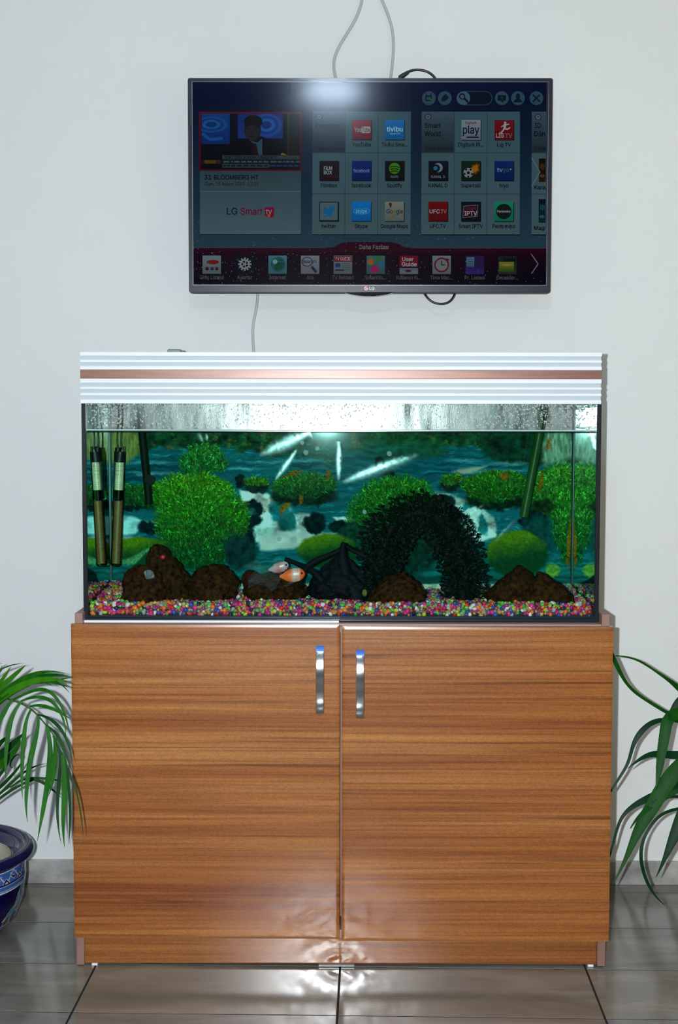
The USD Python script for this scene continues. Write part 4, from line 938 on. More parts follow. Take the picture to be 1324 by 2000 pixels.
# app panels
for (x0, x1) in ((610, 802), (823, 1015), (1038, 1066.5)):
    f = Flat(); f.grad(x0, 217.5, x1, 457, (56, 88, 100), (68, 92, 100), 1, 12); f.poly(sbox(x0, 457, x1, 458.8), (6, 14, 20), 1.5)
    w_ = 63.5
    f.grad(x0, 217.5, min(x0 + w_, x1), 297, (60, 82, 98), (30, 46, 54), 2, 10)
    for i in (1, 2):
        if x0 + i * w_ < x1: f.poly(sbox(x0 + i * w_ + .2 * i, 218, x0 + i * w_ + .9 + .2 * i, 457), (32, 50, 58), 2.2)
    for y_ in (297.5, 377.5): f.poly(sbox(x0, y_, x1, y_ + .9), (32, 50, 58), 2.2)
    f.poly(Point(x0 + 12.5, 228).buffer(7), (40, 60, 72), 3); f.poly(Point(x0 + 12.5, 228).buffer(4).difference(Point(x0 + 12.5, 228).buffer(2.2)), (92, 112, 124), 3.4)
    if x0 == 610: f.text('Premium', x0 + 5.5, 250, 9.4, DARK, 3, 'l', 45); f.text('Daha Fazlası', x0 + 6, 292.5, 7.4, (18, 30, 36), 3, 'l', 56)
    elif x0 == 823: f.text('Smart', x0 + 6, 249, 9.4, DARK, 3, 'l', 31); f.text('World', x0 + 6, 265, 9.4, DARK, 3, 'l', 31); f.text('Daha Fazlası', x0 + 6, 292.5, 7.4, (18, 30, 36), 3, 'l', 56)
    else: f.text('3D', x0 + 5, 249, 9.4, DARK, 3, 'l', 13); f.text('Dün', x0 + 5, 265, 9.4, DARK, 3, 'l', 21); f.text('Daha', x0 + 5, 292.5, 7.4, (18, 30, 36), 3, 'l', 22)
    f.done('menu_panel', screen)
def icon(cx, cy, bg, cap, deco, capw, s=37.5, capy=23.5, capcol=DARK, caph=7.6, tall=38):
    f = Flat(); x0, y0 = cx - s / 2, cy - tall / 2
    f.poly(sbox(x0 + .6, y0 + .8, x0 + s + 1.3, y0 + tall + 1.6), (8, 16, 20), 3); 
    if len(np.shape(bg)) == 2: f.grad(x0, y0, x0 + s, y0 + tall, bg[0], bg[1], 4)
    else: f.grad(x0, y0, x0 + s, y0 + tall, np.array(bg) * 1.12, np.array(bg) * .88, 4)
    deco(f, cx, cy)
    f.done('app_icon', screen)
    t = Flat(); t.text(cap, cx, cy + tall / 2 + capy - 10, caph, capcol, 3, 'm', capw); t.done('caption', screen)
GL = (150, 160, 164)
def d_youtube(f, x, y):
    f.text('You', x - 7.8, y + 4, 8.6, GL, 5, 'm', 13); f.poly(rrect_px(x - .5, y - 6.5, x + 17, y + 6.5, 3), GL, 5); f.text('Tube', x + 8.3, y + 4, 8.6, (104, 22, 34), 6, 'm', 15)
def d_text(txt, w, h, c=GL, dy=0, bold=True): return lambda f, x, y: f.text(txt, x, y + h / 2 + dy, h, c, 5, 'm', w, bold)
def d_tivibu(f, x, y): f.text('tivibu', x, y + 3, 9, (150, 200, 214), 5, 'm', 31, True); f.text('smart TV', x + 1, y + 9, 3.4, (110, 170, 196), 5, 'm', 20)
def d_filmbox(f, x, y): f.text('FiLM', x - 2, y - 1.5, 6.8, GL, 5, 'm', 16); f.text('BOX', x - 2, y + 7, 6.8, GL, 5, 'm', 16); f.grad(x - 3, y + 9, x + 17, y + 17, (60, 12, 14), (40, 10, 12), 4.5)
def d_spotify(f, x, y):
    f.poly(Point(x, y - 4.5).buffer(10.8), (62, 122, 10), 5)
    for k, (r_, yy) in enumerate(((13, 7), (11, 5.5), (9, 4.5))):
        a = np.radians(np.linspace(240, 306, 12)); f.poly(LineString([(x - .5 + r_ * .62 * np.cos(t) * 1.9, y - 4.5 + k * 4.2 + 5 + 8.5 * np.sin(t)) for t in a]).buffer(.95), (10, 26, 14), 6)
    f.text('Spotify', x, y + 13.5, 4.2, (100, 108, 110), 5, 'm', 16)
def d_twitter(f, x, y):
    f.poly(sbox(x - 17, y - 17, x + 17, y + 17.2), (76, 96, 104), 4.6)
    b = Polygon([(-11, 8), (-5, 8), (-2, 6.4), (-7.5, 4.6), (-9.6, 2), (-7, 1.8), (-10.5, -1), (-11.3, -4), (-9, -3), (-11, -6.6), (-10.2, -9.8), (-6, -6), (0, -3.6), (.6, -7.4), (3.6, -9.9), (7, -9), (8, -8.2), (11.2, -9.6), (9.8, -6.6), (11.8, -6.8), (9.6, -4.4), (9, 0), (6.6, 5.4), (2, 9.4), (-4, 10.8), (-9, 9.8)])
    f.poly(affinity.translate(b.buffer(.5).buffer(-.2), x, y), (12, 96, 150), 5)
def d_skype(f, x, y):
    cl_ = union_all([Point(x + dx, y + dy).buffer(r_) for dx, dy, r_ in ((-11, -.5, 4.6), (-5, -1.5, 5.4), (0, 1, 5.6), (5, -1.5, 5.2), (11, -.5, 5), (8, 2, 4), (-8, 2, 4))]); f.poly(cl_, (60, 146, 196), 5); f.poly(cl_.buffer(-1), (8, 100, 170), 6); f.text('skype', x, y + 3, 7.6, (96, 176, 212), 7, 'm', 22, True)
def d_google(f, x, y):
    f.poly(Point(x - 8, y - 14).buffer(3), (84, 30, 26), 5); f.poly(Polygon([(x - 10.5, y - 12.5), (x - 5, y - 12.5), (x - 7, y - 6)]), (84, 30, 26), 5)
    x_ = x - 16
    for ch, c_, w_ in (('G', (24, 46, 104), 7), ('o', (104, 30, 30), 5.4), ('o', (110, 92, 20), 5.4), ('g', (24, 46, 104), 5.4), ('l', (30, 84, 40), 1.8), ('e', (104, 30, 30), 5.4)): f.text(ch, x_, y + 4, 8.4, c_, 5, 'l', w_, True); x_ += w_ + .5
    f.text('maps', x - 3, y + 9.5, 3.6, (90, 96, 40), 5, 'm', 9)
def d_play(f, x, y): f.text('Digiturk', x, y - 11.5, 4.6, (84, 14, 54), 5, 'm', 22); f.text('play', x, y + 7, 15, (14, 26, 62), 5, 'm', 32, True); f.poly(sbox(x - 8, y + 13, x + 15, y + 15.4), (14, 26, 62), 5)
def d_ligtv(f, x, y):
    f.text('LİG', x - 8, y + 15, 8, GL, 5, 'm', 15, True); f.text('TV', x + 9, y + 15, 8, (96, 96, 104), 5, 'm', 14)
    fig = union_all([Point(x + 2, y - 14).buffer(2.2), LineString([(x + 2, y - 11), (x + 1, y - 3)]).buffer(2.4), LineString([(x + 1, y - 10), (x - 5, y - 6)]).buffer(1), LineString([(x + 3, y - 10), (x + 9, y - 11)]).buffer(1), LineString([(x + 1, y - 3), (x + 6, y - 1), (x + 11, y - 4)]).buffer(1.4), LineString([(x + 1, y - 3), (x - 2, y + 1), (x - 6, y + 6)]).buffer(1.4)]); f.poly(fig, GL, 5)
def d_kanald(f, x, y):
    f.poly(Point(x, y - 6).buffer(9).difference(Point(x - 4, y - 5).buffer(7.5)), (96, 124, 140), 5); f.poly(Point(x - 5, y - 5).buffer(4.2), (30, 100, 150), 6); f.text('KANAL D', x, y + 14, 4.6, (110, 116, 122), 5, 'm', 27)
def d_ball(f, x, y):
    fl2 = Polygon([(x - 4, y - 4), (x + 4, y - 9), (x + 1, y - 12), (x + 9, y - 12), (x + 12, y - 17), (x + 14, y - 12), (x + 17, y - 14), (x + 16, y - 4), (x + 18, y), (x + 13, y + 3), (x + 8, y + 8)]); f.poly(fl2, (112, 40, 8), 5); f.poly(affinity.scale(fl2, .7, .7), (140, 104, 8), 5.4)
    f.poly(Point(x - 5, y + 4).buffer(9.6), (120, 128, 132), 6); hx = lambda a, b, r_: Polygon([(a + r_ * math.cos(t), b + r_ * math.sin(t)) for t in np.arange(5) * 2 * math.pi / 5 - .3])
    f.poly(hx(x - 5, y + 4, 3.2), (14, 20, 24), 7)
    for t in np.arange(5) * 2 * math.pi / 5 + .33: f.poly(hx(x - 5 + 7.6 * math.cos(t), y + 4 + 7.6 * math.sin(t), 2.3).intersection(Point(x - 5, y + 4).buffer(9.6)), (14, 20, 24), 7)
def d_tvyo(f, x, y): f.text('tv', x - 8, y + 2, 8, (104, 130, 160), 5, 'm', 11); f.text('yo', x + 4, y + 2, 8, (44, 92, 60), 5, 'm', 12); f.poly(Point(x + 13, y - 3).buffer(1.4), GL, 5)
def d_iptv(f, x, y): f.poly(Polygon([(x - 14, y - 11), (x + 14, y - 13), (x + 13, y + 10), (x - 16, y + 13)]), (110, 112, 120), 5); f.poly(Polygon([(x - 13, y - 10), (x + 13, y - 12), (x + 12, y + 9), (x - 15, y + 12)]), (56, 16, 34), 5.5); f.text('Smart', x, y - 3, 5, (80, 40, 66), 6, 'm', 20); f.text('IPTV', x, y + 8, 8.4, GL, 6, 'm', 25, True)
def d_pent(f, x, y): f.poly(Point(x, y).buffer(15), (20, 26, 30), 5); f.text('Pentomino', x, y + 2, 4.4, GL, 6, 'm', 26)
def d_ufc(f, x, y): f.text('UFC', x - 6.5, y + 3.5, 7.4, GL, 5, 'm', 20, True); f.text('TV', x + 11, y + 3.5, 7.4, (140, 100, 100), 5, 'm', 12, True)
cx1, cx2 = (642.5, 706, 770.5), (855.5, 919.5, 984)
icon(cx1[1], 253, (112, 22, 38), 'YouTube', d_youtube, 37); icon(cx1[2], 253, (10, 96, 160), 'Tivibu Sma...', d_tivibu, 51)
icon(cx1[0], 332.5, (22, 16, 20), 'Filmbox', d_filmbox, 32); icon(cx1[1], 332.5, (6, 28, 96), 'facebook', d_text('facebook', 32, 6.6, (96, 130, 180)), 39); icon(cx1[2], 332.5, (12, 16, 20), 'Spotify', d_spotify, 30)
icon(cx1[0], 412, (20, 40, 48), 'twitter', d_twitter, 29); icon(cx1[1], 412, (8, 100, 172), 'Skype', d_skype, 25); icon(cx1[2], 412, (104, 112, 104), 'Google Maps', d_google, 53)
icon(cx2[1], 253, (110, 122, 130), 'Digiturk Pl...', d_play, 50); icon(cx2[2], 253, (100, 14, 24), 'Lig TV', d_ligtv, 27)
icon(cx2[0], 332.5, (14, 18, 26), 'KANAL D', d_kanald, 37); icon(cx2[1], 332.5, (12, 34, 20), 'Superball', d_ball, 38); icon(cx2[2], 332.5, (8, 36, 92), 'tvyo', d_tvyo, 18)
icon(cx2[0], 412, (92, 12, 18), 'UFC.TV', d_ufc, 31); icon(cx2[1], 412, (12, 20, 34), 'Smart IPTV', d_iptv, 47); icon(cx2[2], 412, (14, 118, 84), 'Pentomino', d_pent, 44)
for yy, hh_, cap, c_ in ((332.5, 49, 'Kara', (38, 26, 16)), (412, 49, 'Magi', (14, 40, 46))):
    f = Flat(); f.grad(1052, yy - 24, 1065.5, yy + 22, np.array(c_) * .5, c_, 4); f.poly(affinity.scale(Point(1058.5, yy + 10).buffer(5), 1, .6), np.array(c_) * 2.2, 5); f.poly(affinity.scale(Point(1059, yy - 8).buffer(5), 1, 1.2), np.array(c_) * 1.6, 5); f.done('app_icon', screen)
    t = Flat(); t.text(cap, 1043, yy + 36, 7.6, DARK, 3, 'l', 22); t.done('caption', screen)
# top bar buttons
def button(cx, cy, r_, deco, col=(44, 76, 92)):
    f = Flat(); f.poly(Point(cx, cy).buffer(r_), col, 3); deco(f, cx, cy); f.done('menu_button', screen)
K = (8, 24, 42)
button(837, 191.5, 13.4, lambda f, x, y: (f.poly(rrect_px(x - 7, y - 5, x + 6, y + 6, 1.5).difference(rrect_px(x - 4.4, y - 2.4, x + 3.4, y + 3.4, 1)), K, 4), f.poly(LineString([(x - 4, y - 5), (x - 6, y - 9)]).buffer(.8), K, 4), f.poly(LineString([(x + 3, y - 5), (x + 5, y - 9)]).buffer(.8), K, 4), f.poly(Polygon([(x + 1, y + 1), (x + 9, y + 1), (x + 9, y + 5), (x + 5, y + 8)]), (30, 92, 40), 5)))
button(868, 191.5, 13.4, lambda f, x, y: f.poly(affinity.rotate(union_all([rrect_px(x - 5, y - 7, x + 5, y + 3, 1), Polygon([(x - 5, y + 3), (x + 5, y + 3), (x, y + 9)])]), 45, (x, y)), K, 4))
f = Flat(); f.poly(rrect_px(891, 178, 961, 205, 13.4), (50, 78, 96), 3); f.poly(rrect_px(892.2, 179.2, 959.8, 203.8, 12.2), (6, 18, 38), 4); f.poly(Point(904.5, 191.5).buffer(13.2), (60, 92, 108), 5)
f.poly(Point(902, 188.5).buffer(6.2).difference(Point(902, 188.5).buffer(3.8)), K, 6); f.poly(LineString([(907, 193), (913, 199)]).buffer(2), K, 6); f.done('search_box', screen)
button(979.5, 191.5, 13.4, lambda f, x, y: (f.poly(rrect_px(x - 8, y - 6, x + 8, y + 5, 1.5), K, 4), f.poly(Polygon([(x - 2, y + 5), (x + 4, y + 5), (x + 1, y + 9)]), K, 4), f.text('!', x, y + 3, 7, (44, 76, 92), 5, 'm')))
button(1011, 191.5, 13.4, lambda f, x, y: (f.poly(affinity.scale(Point(x, y - 3.5).buffer(4.8), .9, 1.15), K, 4), f.poly(Polygon([(x - 9, y + 8), (x - 7, y + 4), (x - 2.5, y + 1), (x + 2.5, y + 1), (x + 7, y + 4), (x + 9, y + 8)]), K, 4)))
button(1047, 191.5, 13.4, lambda f, x, y: (f.poly(LineString([(x - 6, y - 6), (x + 6, y + 6)]).buffer(1.5), K, 4), f.poly(LineString([(x + 6, y - 6), (x - 6, y + 6)]).buffer(1.5), K, 4.4)))
# launcher bar
f = Flat(); bar = Polygon([(374.5, 484.5), (630, 484.5), (652, 482), (668, 474), (682, 472), (764, 472), (778, 475), (790, 482), (808, 484.5), (1066.5, 484.5), (1066.5, 492), (374.5, 492)]); f.poly(bar, (46, 4, 26), 2); f.grad(374.5, 492, 1066.5, 557, (30, 6, 24), (6, 6, 18), 2, 10); f.poly(sbox(670, 464.5, 724, 465.6), (20, 36, 44), 2)
f.text('Daha Fazlası', 731, 486, 8.2, (110, 104, 112), 3, 'm', 57); f.done('launcher_bar', screen)
lc = (96, 92, 100)
def lau(x, cap, w, bg, deco):
    icon(x, 517, bg, cap, deco, w, s=36, capy=20.5, capcol=(78, 74, 84), caph=7.4, tall=36)
lau(414.5, 'Giriş Listesi', 47, (92, 108, 118), lambda f, x, y: (f.poly(affinity.scale(Point(x + 2, y - 5).buffer(6), 2, .7), (110, 26, 14), 5), f.poly(Point(x - 9, y + 8).buffer(3.5), (60, 22, 22), 5), f.poly(Point(x + 1, y + 8).buffer(3.5), (34, 50, 62), 5), f.poly(Point(x + 10, y + 8).buffer(3.5), (74, 24, 20), 5)))
def d_gear(f, x, y):
    g = union_all([Point(x, y - 1).buffer(9.5)] + [affinity.rotate(sbox(x - 1.6, y - 14, x + 1.6, y - 8), a, (x, y - 1)) for a in range(0, 360, 30)]).difference(Point(x, y - 1).buffer(6.6)); f.poly(g, (130, 138, 142), 5)
    f.poly(union_all([Point(x, y - 1).buffer(2.6)] + [LineString([(x, y - 1), (x + 7 * math.cos(t), y - 1 + 7 * math.sin(t))]).buffer(.9) for t in np.arange(5) * 1.2566]), (130, 138, 142), 6)
lau(479, 'Ayarlar', 30, (12, 18, 34), d_gear)
lau(543, 'Internet', 33, (60, 104, 116), lambda f, x, y: (f.poly(Point(x + 1, y - 1).buffer(14.5), (24, 88, 96), 5), f.poly(affinity.rotate(affinity.scale(Point(x + 3, y + 3).buffer(9), 1.2, .8), -30), (16, 70, 48), 6), f.poly(Point(x - 5, y - 6).buffer(4.5), (112, 150, 150), 6), f.poly(affinity.scale(Point(x + 7, y - 9).buffer(4), 1.3, .6), (20, 78, 56), 6.5)))
lau(606.5, 'Ara', 14, (102, 112, 124), lambda f, x, y: (f.poly(affinity.scale(Point(x - 6, y - 6).buffer(9.5), 1.15, 1).difference(affinity.scale(Point(x - 6, y - 6).buffer(8), 1.15, 1)), (70, 24, 60), 5), f.text('Search', x - 2, y - 3.5, 6, (36, 28, 60), 6, 'm', 27, True), f.poly(LineString([(x + 4, y + 5), (x + 11, y + 13)]).buffer(2.6), (30, 36, 50), 5)))
lau(670.5, 'TV Rehberi', 42, (92, 104, 110), lambda f, x, y: (f.grad(x - 17, y - 17, x + 17, y - 6, (112, 14, 34), (104, 12, 30), 5), f.text('TV GUIDE', x, y - 8.5, 6.4, GL, 6, 'm', 30, True), f.poly(sbox(x - 15, y - 3, x - 5, y + 5), (24, 52, 110), 5), [f.poly(sbox(x - 2, y - 3 + k * 4, x + 14, y - 1.4 + k * 4), (58, 74, 90), 5) for k in range(4)], f.poly(sbox(x - 15, y + 9, x + 2, y + 12), (30, 36, 44), 5)))
lau(734.5, 'SmartSh...', 41, (56, 86, 92), lambda f, x, y: (f.poly(Point(x - 10, y - 6).buffer(6), (150, 88, 12), 5), f.poly(Point(x + 5, y - 12).buffer(4.5), (40, 110, 30), 5), f.poly(Point(x + 11, y - 1).buffer(5.5), (24, 96, 140), 5), f.poly(Point(x - 2, y + 9).buffer(7.5), (150, 14, 84), 5)))
lau(799, 'Kullanıcı Kı...', 48, (28, 8, 24), lambda f, x, y: (f.grad(x - 18, y - 18, x + 18, y + 4, (104, 14, 36), (92, 10, 30), 5), f.text('User', x - 2, y - 7.5, 7.6, GL, 6, 'm', 22), f.text('Guide', x + 1, y + 2.5, 7.6, GL, 6, 'm', 29), f.grad(x - 18, y + 6, x + 18, y + 18, (84, 96, 110), (96, 106, 118), 5), f.poly(affinity.scale(Point(x - 1, y + 12).buffer(3), 2, .8), (70, 18, 40), 6)))
lau(863, 'Time Mac...', 44, (96, 108, 112), lambda f, x, y: (f.poly(Point(x, y).buffer(14.5).difference(Point(x, y).buffer(11.5)), (96, 18, 32), 5), f.poly(Point(x, y).buffer(11.5), (104, 112, 116), 5), f.poly(LineString([(x, y - 8), (x, y), (x + 6, y)]).buffer(.9), (40, 18, 26), 6), f.poly(Polygon([(x + 9, y - 14), (x + 16, y - 10), (x + 9, y - 7)]), (96, 18, 32), 6)))
lau(927.5, 'Pr. Listesi', 39, ((44, 24, 70), (30, 26, 76)), lambda f, x, y: (f.grad(x - 16, y - 15, x - 1, y + 4, (80, 110, 130), (56, 90, 110), 5), [f.poly(sbox(x - 14, y - 12 + k * 4.5, x - 3, y - 10.8 + k * 4.5), (40, 66, 92), 6) for k in range(4)], f.grad(x - 18, y + 6, x + 18, y + 18, (40, 30, 96), (50, 36, 110), 5)))
lau(991, 'Öncekiler...', 42, ((22, 30, 34), (40, 46, 36)), lambda f, x, y: (f.grad(x - 16, y - 6, x + 13, y + 13, (128, 118, 50), (40, 76, 12), 5), f.poly(sbox(x - 8, y - 13, x + 16, y - 7), (10, 18, 20), 5), f.poly(affinity.scale(Point(x, y).buffer(6), 1.8, .4), (140, 120, 40), 6)))
for x, y, h_ in ((1046, 335, 28), (1046, 515, 19)):
    f = Flat(); f.poly(LineString([(x - 8, y - h_), (x + 8, y), (x - 8, y + h_)] if h_ > 20 else [(x - 8, y - h_), (x + 5, y), (x - 8, y + h_)]).buffer(1.0, cap_style='flat'), (96, 112, 118), 8); f.done('scroll_arrow', screen)
dr2 = np.random.default_rng(8); dm = []
for _ in range(420):
    px = 374.5 + 690 * dr2.beta(1.1, 1.9); py = 556 - 200 * dr2.beta(.9, 2.2); r_ = dr2.uniform(.25, .8); X_, Z_ = tvm(px, py); r_ *= .00135
    a_ = np.arange(6) * math.pi / 3; v = np.column_stack([X_ + r_ * np.cos(a_), np.full(6, YV - .0032), Z_ + r_ * np.sin(a_)]); v = np.vstack([v, [X_, YV - .0037, Z_]])
    dm.append(trimesh.Trimesh(v, [[k_, (k_ + 1) % 6, 6] for k_ in range(6)], process=False))
obj('dust', join(*dm), pm('dust_grey', (.12, .17, .23), .9), tv, kind='stuff', label='dust specks on the lower part of the screen')
# maker's mark on the bezel
lx, lz = tvm(716, 563.5)
def mark():
    def plate(g, y):
        m = trimesh.creation.extrude_polygon(g, 1.0, engine='earcut'); v = np.array(m.vertices); return trimesh.Trimesh(np.stack([v[:, 0], y + .0006 * v[:, 2], v[:, 1]], 1), m.faces[:, ::-1], process=False)
    r_ = .0058; disc = Point(lx, lz).buffer(r_, 12)
    o = obj('badge', plate(disc, YV - .0048), pm('badge_red', (.45, .03, .06), .35), tv, label='round red maker mark and silver letters')
    cut = union_all([Point(lx, lz).buffer(r_ * .86, 12).difference(Point(lx, lz).buffer(r_ * .68, 12)).difference(sbox(lx + .0005, lz + .0006, lx + .01, lz + .01)), sbox(lx - .0006, lz - r_ * .4, lx + .0004, lz + r_ * .45), sbox(lx - .0006, lz - r_ * .4, lx + .0018, lz - r_ * .25), Point(lx - r_ * .35, lz + r_ * .3).buffer(.0007), sbox(lx + .001, lz - .0005, lx + r_ * .8, lz + .0003)])
    parts = [plate(g_, YV - .0054) for g_ in getattr(cut, 'geoms', [cut])]
    tm = meshkit.text_mesh('LG', .0078, .001, True); v = np.array(tm.vertices); v[:, 0] -= v[:, 0].min()
    tm = trimesh.Trimesh(np.stack([lx + .0085 + v[:, 0] * 1.05, YV - .0042 - v[:, 2], lz - .0039 + v[:, 1]], 1), tm.faces, process=False)
    obj('lettering', join(tm, *parts), pm('badge_silver', (.75, .76, .78), .3), o)
mark()

# cables
def cable(name, pts, r, mat, label, Y=-.02, cat='cable', n=80, extra=None):
    P = np.array([at(p_[0], p_[1], p_[2] if len(p_) > 2 else Y) for p_ in pts])
    m = tube(P, r, 10, n)
    if extra is not None: m = join(m, extra)
    return obj(name, m, mat, None, smooth=True, label=label, cat=cat)
WC = MATS['cable_white']
cable('white_cable', [(716, -345), (713, -180), (709, -30), (705, 8), (690, 45), (664, 88), (652, 122), (655, 150), (664, 185, -.03)], .0042, WC, 'grey-white cable curving down to the television top, left of its twin', -.006)
cable('white_cable', [(716, -345), (724, -180), (735, -30), (748, 5), (764, 50), (768, 100), (763, 150), (758, 185, -.03)], .0040, WC, 'grey-white cable bowing to the right down to the television top', -.006)
cable('white_cable', [(502, 540, -.03), (503, 575), (501, 600), (495, 632), (496, 690), (497, 730)], .0040, WC, 'thin grey-white cable hanging between the television and the hood', -.006)
bp = np.array([at(780, 151, -.055), at(790, 144.5, -.055), at(798, 140, -.055)])
bc = thing('black_cable', 'black plugged cable arching over the top edge of the television', 'cable', at(815, 150, -.055))
obj('cord', tube([at(775, 156, -.052), at(786, 148, -.052), at(800, 139, -.052), at(818, 136.5, -.052), at(836, 141, -.052), at(848, 151, -.052), at(855, 165, -.05)], .0033, 10, 40), MATS['cable_black'], bc, smooth=True)
obj('plug', tube([at(780, 152, -.052), at(787, 147.5, -.052), at(797, 141, -.052)], [.006, .0062, .0045], 12), pm('plug_black', (.012, .016, .016), .5), bc, smooth=40)
lc_ = thing('black_cable', 'thin black cable looping below the lower edge of the television', 'cable', at(860, 580, -.06))
obj('cord', tube([at(815, 555, -.05), at(829, 574, -.058), at(840, 587, -.06), at(858, 593.5, -.06), at(876, 590, -.06), at(887, 576, -.058), at(890, 555, -.05)], .0029, 10, 40), MATS['cable_black'], lc_, smooth=True)

# ---------------------------------------------------------------- plants
def leaf_mat(name, c1, c2, rough=.48):
    nodes = {'g': ('geometry', {}), 'm': ('mapping', {'scale': (60, 20, 14)}), 'n': ('noise_texture', {'scale': 1, 'detail': 3}), 'r': ('rgb_ramp', {'ramp': [(.3, c1), (.7, c2)]}), 'p': ('principled_bsdf', {'roughness': rough, 'specular_ior_level': .09}), 't': ('translucent_bsdf', {'color': tuple(np.array(c2) * 1.2)}), 'x': ('mix_closure', {'fac': .12})}
    MATS[name] = usdkit.material(stage, L_ + name, nodes, [('g.position', 'm.vector'), ('m.vector', 'n.vector'), ('n.fac', 'r.fac'), ('r.color', 'p.base_color'), ('p.BSDF', 'x.closure1'), ('t.BSDF', 'x.closure2')], surface='x.closure')
    return MATS[name]
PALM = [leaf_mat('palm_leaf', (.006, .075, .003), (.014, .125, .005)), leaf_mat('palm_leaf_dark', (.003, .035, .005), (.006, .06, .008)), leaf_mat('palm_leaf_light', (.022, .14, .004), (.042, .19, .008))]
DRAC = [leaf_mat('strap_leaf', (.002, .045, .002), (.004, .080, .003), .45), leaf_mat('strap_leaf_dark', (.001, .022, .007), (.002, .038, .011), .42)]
pm('stem_green', (.05, .13, .02), .5)
def blade(pts, w, Y0, Y1, fold=.25, n=26, base=.45, wmid=.35, tipw=.04, twist=0.0):
    """a strap leaf: centre line given in picture units, its depth running from Y0 to Y1, w = greatest width in picture units; a folded ribbon with thickness"""
    k = len(pts); tt = np.linspace(0, 1, k)
    P = np.array([at(p_[0], p_[1], Y0 + (Y1 - Y0) * t) for p_, t in zip(pts, tt)])
    s = np.r_[0, np.cumsum(np.linalg.norm(np.diff(P, axis=0), axis=1))]; cs = PchipInterpolator(s, P) if k < 3 else CubicSpline(s, P)
    u = np.linspace(0, s[-1], n); C = cs(u); T = np.gradient(C, axis=0); T /= np.linalg.norm(T, axis=1, keepdims=True)
    view = C - EYE; view /= np.linalg.norm(view, axis=1, keepdims=True)
    S = np.cross(T, view); S /= np.linalg.norm(S, axis=1, keepdims=True); N = np.cross(S, T); N *= np.sign((N * -view).sum(1, keepdims=True))
    f = u / s[-1]
    if isinstance(w, (int, float)): prof = np.interp(f, [0, wmid, .75, 1], [base, 1, .62, tipw]) * w
    else: prof = np.interp(f, np.linspace(0, 1, len(w)), w)
    prof = prof * (DIST + (Y0 + Y1) / 2) / F / 2
    if twist: S = S * math.cos(twist) + N * math.sin(twist)
    Lf, Rt = C + S * prof[:, None], C - S * prof[:, None]
    ft = -N * (prof * fold)[:, None]
    th = np.maximum(.0004, prof * .06)[:, None]
    V = np.stack([Lf, C + ft + N * th, Rt, C + ft - N * th], 1).reshape(-1, 3)
    i, j = np.meshgrid(np.arange(n - 1), np.arange(4), indexing='ij')
    q = np.stack([i * 4 + j, i * 4 + (j + 1) % 4, (i + 1) * 4 + (j + 1) % 4, (i + 1) * 4 + j], -1).reshape(-1, 4)
    m = trimesh.Trimesh(V, np.vstack([q[:, [0, 1, 2]], q[:, [0, 2, 3]], [[0, 2, 1], [0, 3, 2]], [[4 * n - 4, 4 * n - 3, 4 * n - 2], [4 * n - 4, 4 * n - 2, 4 * n - 1]]]), process=False)
    if m.volume < 0: m.invert()
    return m
PY = -.36                           # depth of the pot's middle
potc = at(-108, 1652, PY)
palm = thing('palm', 'feathery green palm drooping in from the left beside the cabinet', 'plant', (potc[0], PY, .16))
crown = (-108, 1560)
def frond(pts, Y0, Y1, leaflets, mat):
    Y1 *= 1.2
    P = np.array([at(p_[0], p_[1], Y0 + (Y1 - Y0) * i / (len(pts) - 1)) for i, p_ in enumerate(pts)])
    fr = obj('frond', tube(P, np.linspace(.0045, .0008, len(pts)), 8, 40), MATS['stem_green'], palm, smooth=True)
    for pp, w, ya, yb, mi in leaflets: obj('leaflet', blade(pp, w * 1.2, ya * 1.2, yb * 1.2), PALM[mi], fr, smooth=25)
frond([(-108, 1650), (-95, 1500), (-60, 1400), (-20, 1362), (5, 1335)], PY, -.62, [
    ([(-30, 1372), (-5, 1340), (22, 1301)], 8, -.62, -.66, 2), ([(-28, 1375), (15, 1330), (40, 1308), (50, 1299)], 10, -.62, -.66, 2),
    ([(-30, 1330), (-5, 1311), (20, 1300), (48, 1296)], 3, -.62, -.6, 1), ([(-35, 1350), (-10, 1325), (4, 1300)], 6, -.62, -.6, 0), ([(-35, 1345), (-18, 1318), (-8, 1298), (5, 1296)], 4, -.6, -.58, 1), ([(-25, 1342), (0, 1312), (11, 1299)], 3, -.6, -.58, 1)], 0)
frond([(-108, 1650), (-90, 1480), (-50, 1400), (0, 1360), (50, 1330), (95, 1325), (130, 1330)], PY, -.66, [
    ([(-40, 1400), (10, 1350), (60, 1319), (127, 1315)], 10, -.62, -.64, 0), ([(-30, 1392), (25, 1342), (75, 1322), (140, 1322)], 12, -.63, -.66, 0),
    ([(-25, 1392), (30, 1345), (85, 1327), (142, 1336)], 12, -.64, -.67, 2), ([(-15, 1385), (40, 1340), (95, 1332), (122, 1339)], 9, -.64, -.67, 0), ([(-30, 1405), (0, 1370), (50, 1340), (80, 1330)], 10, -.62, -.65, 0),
    ([(80, 1322), (110, 1331), (138, 1356)], 2.5, -.64, -.66, 1), ([(60, 1328), (105, 1329), (140, 1322)], 4, -.64, -.66, 1), ([(45, 1332), (70, 1330), (105, 1341)], 3, -.63, -.64, 1), ([(88, 1326), (115, 1336), (138, 1342)], 4, -.65, -.66, 0), ([(70, 1320), (100, 1318), (127, 1317)], 3, -.65, -.66, 1)], 0)
